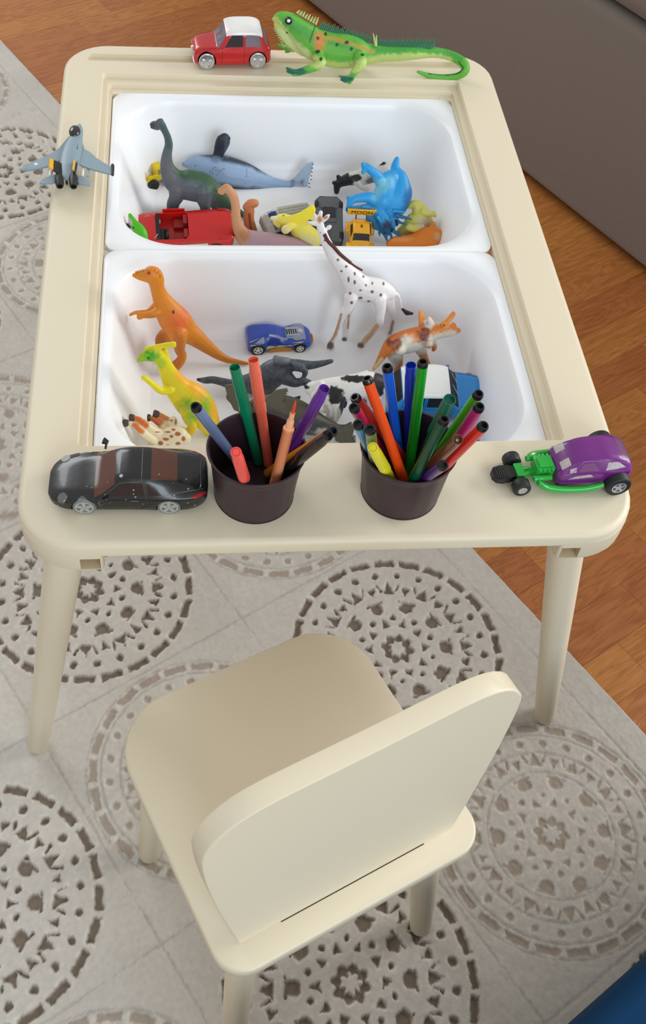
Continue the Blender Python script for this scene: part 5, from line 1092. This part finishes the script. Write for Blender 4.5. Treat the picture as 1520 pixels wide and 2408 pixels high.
def elephant():
    pl = Pl((620, 912), (720, 912), ZF+.012, 22)
    t = thing('grey_toy_dinosaur', 'dark grey wrinkled toy dinosaur lying behind the left cup of markers', 'toy animal', pl.pt(670, 905))
    z = lambda x, y: (440+x/3.619, 820+y/3.619)
    def T(L, *a, **k): return tube([(*z(p[0], p[1]), p[2]/3.619, *(p[3:])) for p in L], pl, *a, **k)
    P = [T([(90,262,10),(150,270,24),(220,265,28),(310,285,32),(400,310,45),(490,300,70),(590,290,95),(680,250,110),(760,190,105),(830,150,72),(890,140,50),(960,140,44),(1060,140,32),(1150,125,24),(1230,105,16)], .8, 16),
         T([(760,90,30,8),(800,110,40,12),(850,110,34,10)], .8, 12), T([(920,150,36,6),(980,170,28,10),(1010,200,20,12),(995,235,16,12)], 1, 10), T([(850,250,60,6),(920,290,36,12),(980,280,30,14),(1035,290,26,14)], 1, 10), T([(1035,290,22,14),(1040,310,20,14)], 1), T([(700,330,60),(700,360,40)], .8)]
    solid('body', P, t, (84, 90, 100), [('n', 5, (66, 70, 80), .5, .7), ('l', [z(690,110),z(780,85),z(850,90)], (104, 110, 120), 1, .4, 8), ('c', [(*z(85,262),7,6)], (80, 30, 36), .8)], .0011, 3, M_RUB)
elephant()
def shark():
    m_ = (86, 82, 66)
    pl = Pl((560, 985), (800, 1010), ZF+.016, 24)
    t = thing('toy_shark', 'olive grey toy shark lying under the left cup of markers in the near bin', 'toy animal', pl.pt(690, 990))
    z = lambda x, y: (440+x/3.619, 820+y/3.619)
    P = [tube([(580,960,10),(610,958,24),(645,962,34),(690,975,36),(730,992,30),(765,1004,20),(795,1010,12),(812,1008,9)], pl, .8, 16), plate([z(*q) for q in ((1260,690),(1320,660),(1400,620),(1425,690),(1410,740),(1440,815),(1330,815),(1260,780))], pl, 3.4, 2),
         plate([z(*q) for q in ((640,480),(680,410),(760,350),(870,332),(840,390),(815,440),(822,500),(760,540),(680,560))], pl, 4, 12), plate([z(*q) for q in ((320,310),(400,300),(440,360),(470,450),(450,540),(400,520),(350,420))], pl, 4, 8), tube([(545,930,14),(575,960,16)], pl, .4)]
    solid('body', P, t, m_, [('c', [(*z(870,338),5,4)], (190, 186, 170), .7), ('l', [z(560,520),z(800,620),z(1200,700)], (54, 56, 58), 1, .3, 20), ('c', [(765,1015,24,9)], (166, 164, 156), .8)], .0011, 3)
    cones(pl, [(z(1415,740+i*12)[0], z(1415,740+i*12)[1], z(1442,744+i*12)[0], z(1442,744+i*12)[1]) for i in range(6)], 1.6, mat('fin_edge', (52, 52, 44), .5), t, 'tail_serration', 3)
    cones(pl, [(z(850-i*8,362+i*20)[0], z(850,362+i*20)[1], z(866-i*7,362+i*20)[0], z(850,366+i*20)[1]) for i in range(6)], 1.4, mat('fin_edge', (52, 52, 44), .5), t, 'fin_serration', 13)
    t2 = thing('dark_toy_fin', 'small dark pointed toy fish fin beside the uncapped peach marker', 'toy part', pl.pt(690, 955)); pl2 = Pl((670, 968), (700, 968), ZF+.006, 18)
    solid('fin', [plate([z(*q) for q in ((820,470),(860,440),(920,415),(970,402),(940,470),(900,520),(850,520))], pl2, 4, 0)], t2, (52, 52, 50), [], .0009, 3)
shark()
def cow():
    pl = Pl((770, 1000), (870, 985), ZF+.002, 10)
    t = thing('toy_cow', 'black and white toy cow standing between the two cups in the near bin', 'toy animal', pl.pt(820, 990))
    z = lambda x, y: (440+x/3.619, 820+y/3.619)
    def T(L, *a, **k): return tube([(*z(p[0], p[1]), p[2]/3.619, *(p[3:])) for p in L], pl, *a, **k)
    P = [T([(1070,340,60),(1130,350,85),(1220,350,100),(1330,340,105),(1440,315,100),(1540,300,100),(1620,310,90),(1690,330,60)], .8, 16), T([(1090,330,40,4),(1130,300,30,4)], .8),
         T([(1110,400,60,10),(1110,470,40,12),(1180,520,26,12)], 1, 10), T([(1280,420,64,10),(1290,500,40,14),(1275,580,26,14),(1230,650,24,14),(1190,670,26,14)], 1, 12), T([(1210,440,50,6),(1220,520,22,8),(1210,570,22,8),(1195,580,20,8)], 1, 12), T([(1600,400,50,8),(1620,480,30,10),(1600,560,22,10)], 1, 10), T([(1540,400,40,-12),(1540,500,26,-14),(1520,580,20,-14)], 1, 10), T([(1340,440,30,-6),(1330,480,26,-6)], 1, 8),
         T([(1065,330,14),(1035,325,13),(1010,322,12)], 1, 8), T([(1420,230,12,-6),(1500,205,12,-6),(1530,190,8,-6)], .7)]
    o = solid('body', P, t, (226, 224, 220), [('c', [(*z(1260,390),19,20),(*z(1330,490),10,26),(*z(1430,255),30,9),(*z(1640,290),14,30),(*z(1590,330),10,22)], (34, 34, 38), .25), ('c', [(*z(1010,325),9,5)], (34, 34, 38), .3), ('c', [(*z(1290,560),5,14),(*z(1180,520),8,10)], (176, 168, 156), 1), ('c', [(*z(1500,470),10,14)], (40, 38, 40), .4)], .0010, 3, M_RUB)
cow()
def styra():
    pl = Pl((905, 905), (1010, 880), ZF, 12)
    t = thing('horned_toy_dinosaur', 'brown and white horned toy dinosaur facing right beside the blue car in the near bin', 'toy animal', pl.pt(960, 880))
    z = lambda x, y: (850+x/4.108, 700+y/4.108)
    def T(L, *a, **k): return tube([(*z(p[0], p[1]), p[2]/4.108, *(p[3:])) for p in L], pl, *a, **k)
    P = [T([(120,690,14),(170,620,28),(220,540,44),(290,470,85),(370,440,105),(460,420,115),(560,390,110),(640,370,85),(700,340,75),(780,320,66),(850,320,56),(910,320,36),(935,318,24)], .75, 16), T([(600,290,44),(590,220,34),(575,160,22),(567,125,10)], .4, 12), T([(640,300,44,4),(680,270,36,6),(650,200,20,6)], .5, 12),
         T([(790,260,24,6),(830,230,22,8),(865,190,22,8),(890,155,20,8)], 1, 12), T([(870,280,20),(890,255,16),(905,275,14)], .8), T([(380,500,50,12),(370,510,40,16)], 1), T([(640,440,44,12),(655,450,36,16)], 1), T([(560,470,60,-8),(600,560,36,-12),(640,650,26,-12)], 1), T([(700,430,26,-12),(708,470,22,-12),(700,500,18,-12)], 1), T([(330,560,70,-4),(350,640,44,-6),(345,720,30,-6)], 1), T([(660,200,12,-6),(655,180,8,-6)], .6)]
    o = solid('body', P, t, (212, 122, 54), [('l', [z(300,620),z(400,520),z(520,500),z(640,420),z(760,400),z(880,370)], (214, 206, 186), 1, .2, 13), ('c', [(*z(440,430),18,18),(*z(660,240),12,14),(*z(500,520),26,12)], (216, 208, 190), .9, .25), ('l', [z(130,680),z(200,600)], (220, 190, 140), .9, .3, 5), ('c', [(*z(320,420),19,16),(*z(600,350),14,20)], (118, 56, 34), 1.2, .3), ('c', [(*z(575,180),6,14),(*z(860,200),8,10)], (222, 140, 60), 1), ('c', [(*z(820,265),12,8)], (228, 148, 60), 1), ('l', [z(300,400),z(420,330),z(560,300)], (206, 112, 46), .9, .3, 5)], .0010, 3)
    eye(o, t, *z(800,266), 2.2, (110, 40, 20))
    mb = mat('wart_brown', (176, 110, 92), .45)
    for q in ((300,410),(330,425),(285,450),(360,390),(310,470),(545,320),(580,335),(600,355),(620,375),(585,380),(610,400),(640,410),(560,350)): p = on(o, *z(*q)); ball('wart', p, wr(p, 1.7), mb, t)
styra()
# small scraps
def scrap(name, label, poly, zz, th, rgb):
    pl = Hp(zz); t = mesh(name, *plate(poly, pl, th), mat(name+'_m', rgb, .6), None, smooth=False); tag(t, label, 'scrap'); return t
# ---------------------------------------------------------------- marker cups and markers
def cup(name, label, c, zr):
    t = thing(name, label, 'cup', (c[0], c[1], TZ), group='dark purple metal marker cups')
    m = mat('aubergine_metal', (60, 42, 50), .42, .15, bump=.00004, bscale=120, var=.03, spec=.5)
    z0 = TZ+.0006; H = zr-z0; n = 72; L = []
    pr = [(.0005, .0352), (.0, .0362), (.0012, .0368), (.25, .0380), (.55, .0396), (.85, .0416), (.965, .0422), (.975, .0430), (1.0, .0432), (1.0, .0424), (.965, .0416), (.85, .0410), (.55, .0390), (.25, .0374), (.03, .0362), (.03, .001)]
    for h, r in pr:
        zz = z0+H*h
        L.append([(c[0]+(r+(.00040*math.cos(14*2*PI*k/n+h*3) if .2 < h < .9 else 0))*math.cos(2*PI*k/n), c[1]+(r+(.00040*math.cos(14*2*PI*k/n+h*3) if .2 < h < .9 else 0))*math.sin(2*PI*k/n), zz) for k in range(n)])
    mesh('bucket', *skin(L, True, True, True), m, t, world=True, auto=50)
    R_ = [[(c[0]+(.0437+.0011*math.cos(a))*math.cos(2*PI*k/n), c[1]+(.0437+.0011*math.cos(a)-.0008)*math.sin(2*PI*k/n), zr+.0008*math.sin(a)) for k in range(n)] for a in [2*PI*j/8 for j in range(8)]]
    mesh('rim', *skin(R_+[R_[0]], True), m, t, world=True)
    mesh('base_edge', *cyl((c[0], c[1], TZ+.0001), (c[0], c[1], TZ+.0016), .0371, n=60), mat('base_dark', (40, 28, 36), .5), t, world=True)
cup('marker_cup', 'dark purple cup of markers left of centre on the near table edge', (-.0735, .0580), .544)
cup('marker_cup', 'dark purple cup of markers right of centre on the near table edge', (.0640, .0590), .543)
PEN = {"greyblue": [[-0.0869, 0.0861, 0.4875], [-0.1277, 0.0428, 0.6164]], "coralcap": [[-0.0772, 0.0431, 0.4875], [-0.0955, 0.0032, 0.6045]], "green": [[-0.0681, 0.0882, 0.4875], [-0.0938, 0.0841, 0.6189]], "coral": [[-0.0587, 0.0851, 0.4875], [-0.0777, 0.092, 0.62]], "peach": [[-0.0633, 0.0286, 0.4875], [-0.0444, 0.0476, 0.6168]], "purple": [[-0.0494, 0.0752, 0.4875], [-0.0208, 0.0533, 0.6249]], "black": [[-0.0594, 0.0627, 0.4875], [-0.0215, 0.0084, 0.6176]], "orange": [[-0.0601, 0.0741, 0.4875], [-0.0149, 0.0195, 0.6105]], "lblue": [[0.0449, 0.0808, 0.4875], [0.0057, 0.0252, 0.6121]], "olive": [[0.0417, 0.0663, 0.4875], [0.0152, 0.0196, 0.6125]], "yellow": [[0.0591, 0.054, 0.4875], [0.0183, 0.0118, 0.5978]], "dred": [[0.0776, 0.0754, 0.4875], [0.0083, 0.0652, 0.6017]], "crimson": [[0.0545, 0.0869, 0.4875], [0.004, 0.0434, 0.6129]], "orangered": [[0.0721, 0.0326, 0.4875], [0.0167, 0.0673, 0.6225]], "blue": [[0.0667, 0.0831, 0.4875], [0.037, 0.0854, 0.6181]], "royal": [[0.0754, 0.0877, 0.4875], [0.0573, 0.0842, 0.6202]], "greenb": [[0.0717, 0.064, 0.4875], [0.0632, 0.0722, 0.637]], "teal": [[0.0846, 0.0823, 0.4875], [0.0835, 0.0414, 0.6235]], "dgreen": [[0.0575, 0.0296, 0.4875], [0.0755, 0.0194, 0.6239]], "lgreen": [[0.0911, 0.0742, 0.4875], [0.1089, 0.046, 0.6255]], "magenta": [[0.0939, 0.0609, 0.4875], [0.1069, 0.0314, 0.6258]], "red": [[0.0821, 0.051, 0.4875], [0.1054, 0.0075, 0.6291]], "brown": [[0.083, 0.067, 0.4875], [0.0855, 0.0041, 0.6159]], "violet": [[0.0733, 0.0548, 0.4875], [0.0767, -0.0037, 0.5922]]}
# key: colour, top style, label
ST = {'greyblue': ((112, 130, 168), 'plug', 'grey blue marker with black end leaning out of the left cup'), 'coralcap': ((246, 84, 78), 'flat', 'neon coral capped marker low at the left cup front rim'),
 'green': ((0, 122, 84), 'cap', 'green capped marker standing in the left cup'), 'coral': ((232, 108, 82), 'cap', 'salmon capped marker, tallest in the left cup'),
 'peach': ((236, 150, 104), 'tip', 'uncapped peach marker with red felt tip in the left cup'), 'purple': ((98, 42, 152), 'cap', 'purple capped marker leaning right in the left cup'),
 'black': ((26, 20, 22), 'cap', 'black capped marker leaning right over the left cup rim'), 'orange': ((236, 150, 34), 'plug', 'orange marker with black end behind the black marker in the left cup'),
 'lblue': ((44, 136, 196), 'plug', 'sky blue marker at the far left of the right cup'), 'olive': ((108, 132, 76), 'plug', 'olive green marker behind the yellow one in the right cup'),
 'yellow': ((238, 226, 44), 'flat', 'yellow capped marker at the front left of the right cup'), 'dred': ((160, 40, 32), 'plug', 'dark red marker above the crimson one in the right cup'),
 'crimson': ((188, 30, 76), 'plug', 'crimson pink marker leaning left in the right cup'), 'orangered': ((240, 78, 14), 'plug', 'bright orange marker leaning left in the right cup'),
 'blue': ((16, 100, 226), 'plug', 'bright blue marker with black end in the right cup'), 'royal': ((20, 56, 190), 'cap', 'royal blue capped marker upright in the right cup'),
 'greenb': ((16, 148, 34), 'plug', 'grass green marker, tallest and upright in the right cup'), 'teal': ((4, 108, 84), 'open', 'deep green thick-capped marker leaning right in the right cup'),
 'dgreen': ((4, 74, 48), 'plug', 'dark green marker behind the thick-capped one in the right cup'), 'lgreen': ((82, 188, 38), 'plug', 'light green marker leaning right in the right cup'),
 'magenta': ((186, 40, 128), 'plug', 'magenta marker between light green and red ones in the right cup'), 'red': ((216, 34, 24), 'plug', 'red marker at the far right of the right cup'),
 'brown': ((120, 72, 44), 'open', 'brown marker with open cap end at the right cup front'), 'violet': ((84, 36, 128), 'plug', 'violet marker lying low over the right cup front rim')}
MPL = mat('plug_black', (20, 20, 22), .25)
def pen(k, B, T):
    rgb, sty, lab = ST[k]; B = np.array(B); T = np.array(T); L = np.linalg.norm(T-B); u = (T-B)/L
    t = thing('marker', lab, 'marker', B, group='felt markers in the left cup' if T[0] < 0 and k not in ('x',) and k in ('greyblue','coralcap','green','coral','peach','purple','black','orange') else 'felt markers in the right cup')
    m = mat('marker_'+k, rgb, .3, coat=.25, spec=.5); r = .0047
    body = rgb if k != 'coralcap' else (70, 70, 76)
    mb = mat('marker_barrel_'+k, body, .32, spec=.5)
    if sty == 'plug':
        e = T-u*.0045
        mesh('barrel', *cyl(B, e, 0, n=24, prof=[(0, .0030), (.01, r), (1, r)]), m, t, world=True, auto=40)
        mesh('end_plug', *cyl(e-u*.002, T, 0, n=24, prof=[(0, r*.9), (.30, r*.92), (.33, r*1.04), (.75, r*1.0), (1, r*.84), (1, r*.58), (.45, r*.52)]), MPL, t, world=True, auto=40)
    elif sty == 'tip':
        # shoulder, neck and felt tip
        P = B+u*(L-.030)
        mesh('barrel', *cyl(B, P, 0, n=24, prof=[(0, .003), (.01, r), (.97, r), (.975, r*1.08), (1, r*1.06)]), m, t, world=True, auto=40)
        mesh('neck', *cyl(P, P+u*.0165, 0, n=20, prof=[(0, r*1.0), (.06, r*.72), (.5, r*.66), (.55, r*.5), (1, r*.46)]), mat('neck_peach', (242, 176, 132), .35), t, world=True, auto=40)
        mesh('felt_tip', *cyl(P+u*.016, T, 0, n=12, prof=[(0, .0014), (.5, .0013), (.85, .0009), (1, .0003)]), mat('felt_red', (226, 64, 30), .7), t, world=True)
    else:
        cl = .062 if sty != 'open' else .066; R = .0051 if k != 'teal' else .0062; S = T-u*cl
        if k == 'teal': R = .0058
        mesh('barrel', *cyl(B, S+u*.002, 0, n=24, prof=[(0, .0030), (.01, r), (1, r)]), mb, t, world=True, auto=40)
        inner = [(1, R*.80), (.93, R*.76)] if sty in ('cap', 'open') else [(1, R*.72), (.985, R*.70), (.985, R*.62), (1.0, R*.58)]
        c_ = mesh('cap', *cyl(S, T, 0, n=28, prof=[(0, r*.98), (0, R*1.06), (.14, R*1.06), (.16, R*1.0), (.82, R*.97), (.84, R*.90), (.985, R*.93), (1, R*.90)]+inner), m, t, world=True, auto=30)
        if sty == 'open': mesh('cap_hollow', *cyl(T-u*.004, T-u*.003, R*.76, n=20), mat('hollow_'+k, tuple(int(v*.5) for v in rgb), .5), c_, world=False) if False else None
        if sty == 'cap' or sty == 'flat':
            a = np.cross(u, [0, 1.0, .2]); a /= np.linalg.norm(a); b = np.cross(u, a); P = []
            for j in range(16):
                an = 2*PI*j/16; d = (math.cos(an)*a+math.sin(an)*b)
                P.append(cyl(S+u*cl*.20+d*R*.985, S+u*cl*.80+d*R*.96, .00028, n=5))
            q = mesh('cap_rib', *join(*P), m, t, world=True); q['kind'] = 'stuff'
        if k == 'brown': ball('inner_nib', T-u*.003, .0014, mat('nib_grey', (190, 160, 140), .3), t)
        if k == 'orange' or k == 'black': pass
for k, (B, T) in PEN.items(): pen(k, B, T)
# sticker residue and paper scraps in the bins
m1 = mat('glue_residue', (196, 170, 140), .7)
for nm, lab, P, z in (('sticker_residue', 'two tan flecks of sticker residue on the far bin corner', [[(279,253),(284,250),(289,252),(289,257),(285,259)],[(292,246),(297,246),(300,249),(301,253),(298,254),(294,250)]], TZ-.0131),):
    t = thing(nm, lab, 'residue', (*at(288, 252, z)[:2], z))
    for p in P: mesh('fleck', *plate(p, Hp(z), .25), m1, t, smooth=False, world=True)
pl = Pl((250, 1010), (270, 1010), ZF+.03, 30)
o = mesh('paper_scrap', *plate([(251,995),(256,997),(260,993),(265,995),(267,1000),(262,1005),(256,1006),(252,1001)], pl, .3), mat('grey_paper', (168, 164, 166), .7), None, smooth=False); tag(o, 'tiny grey paper scrap in the near bin left corner', 'scrap')
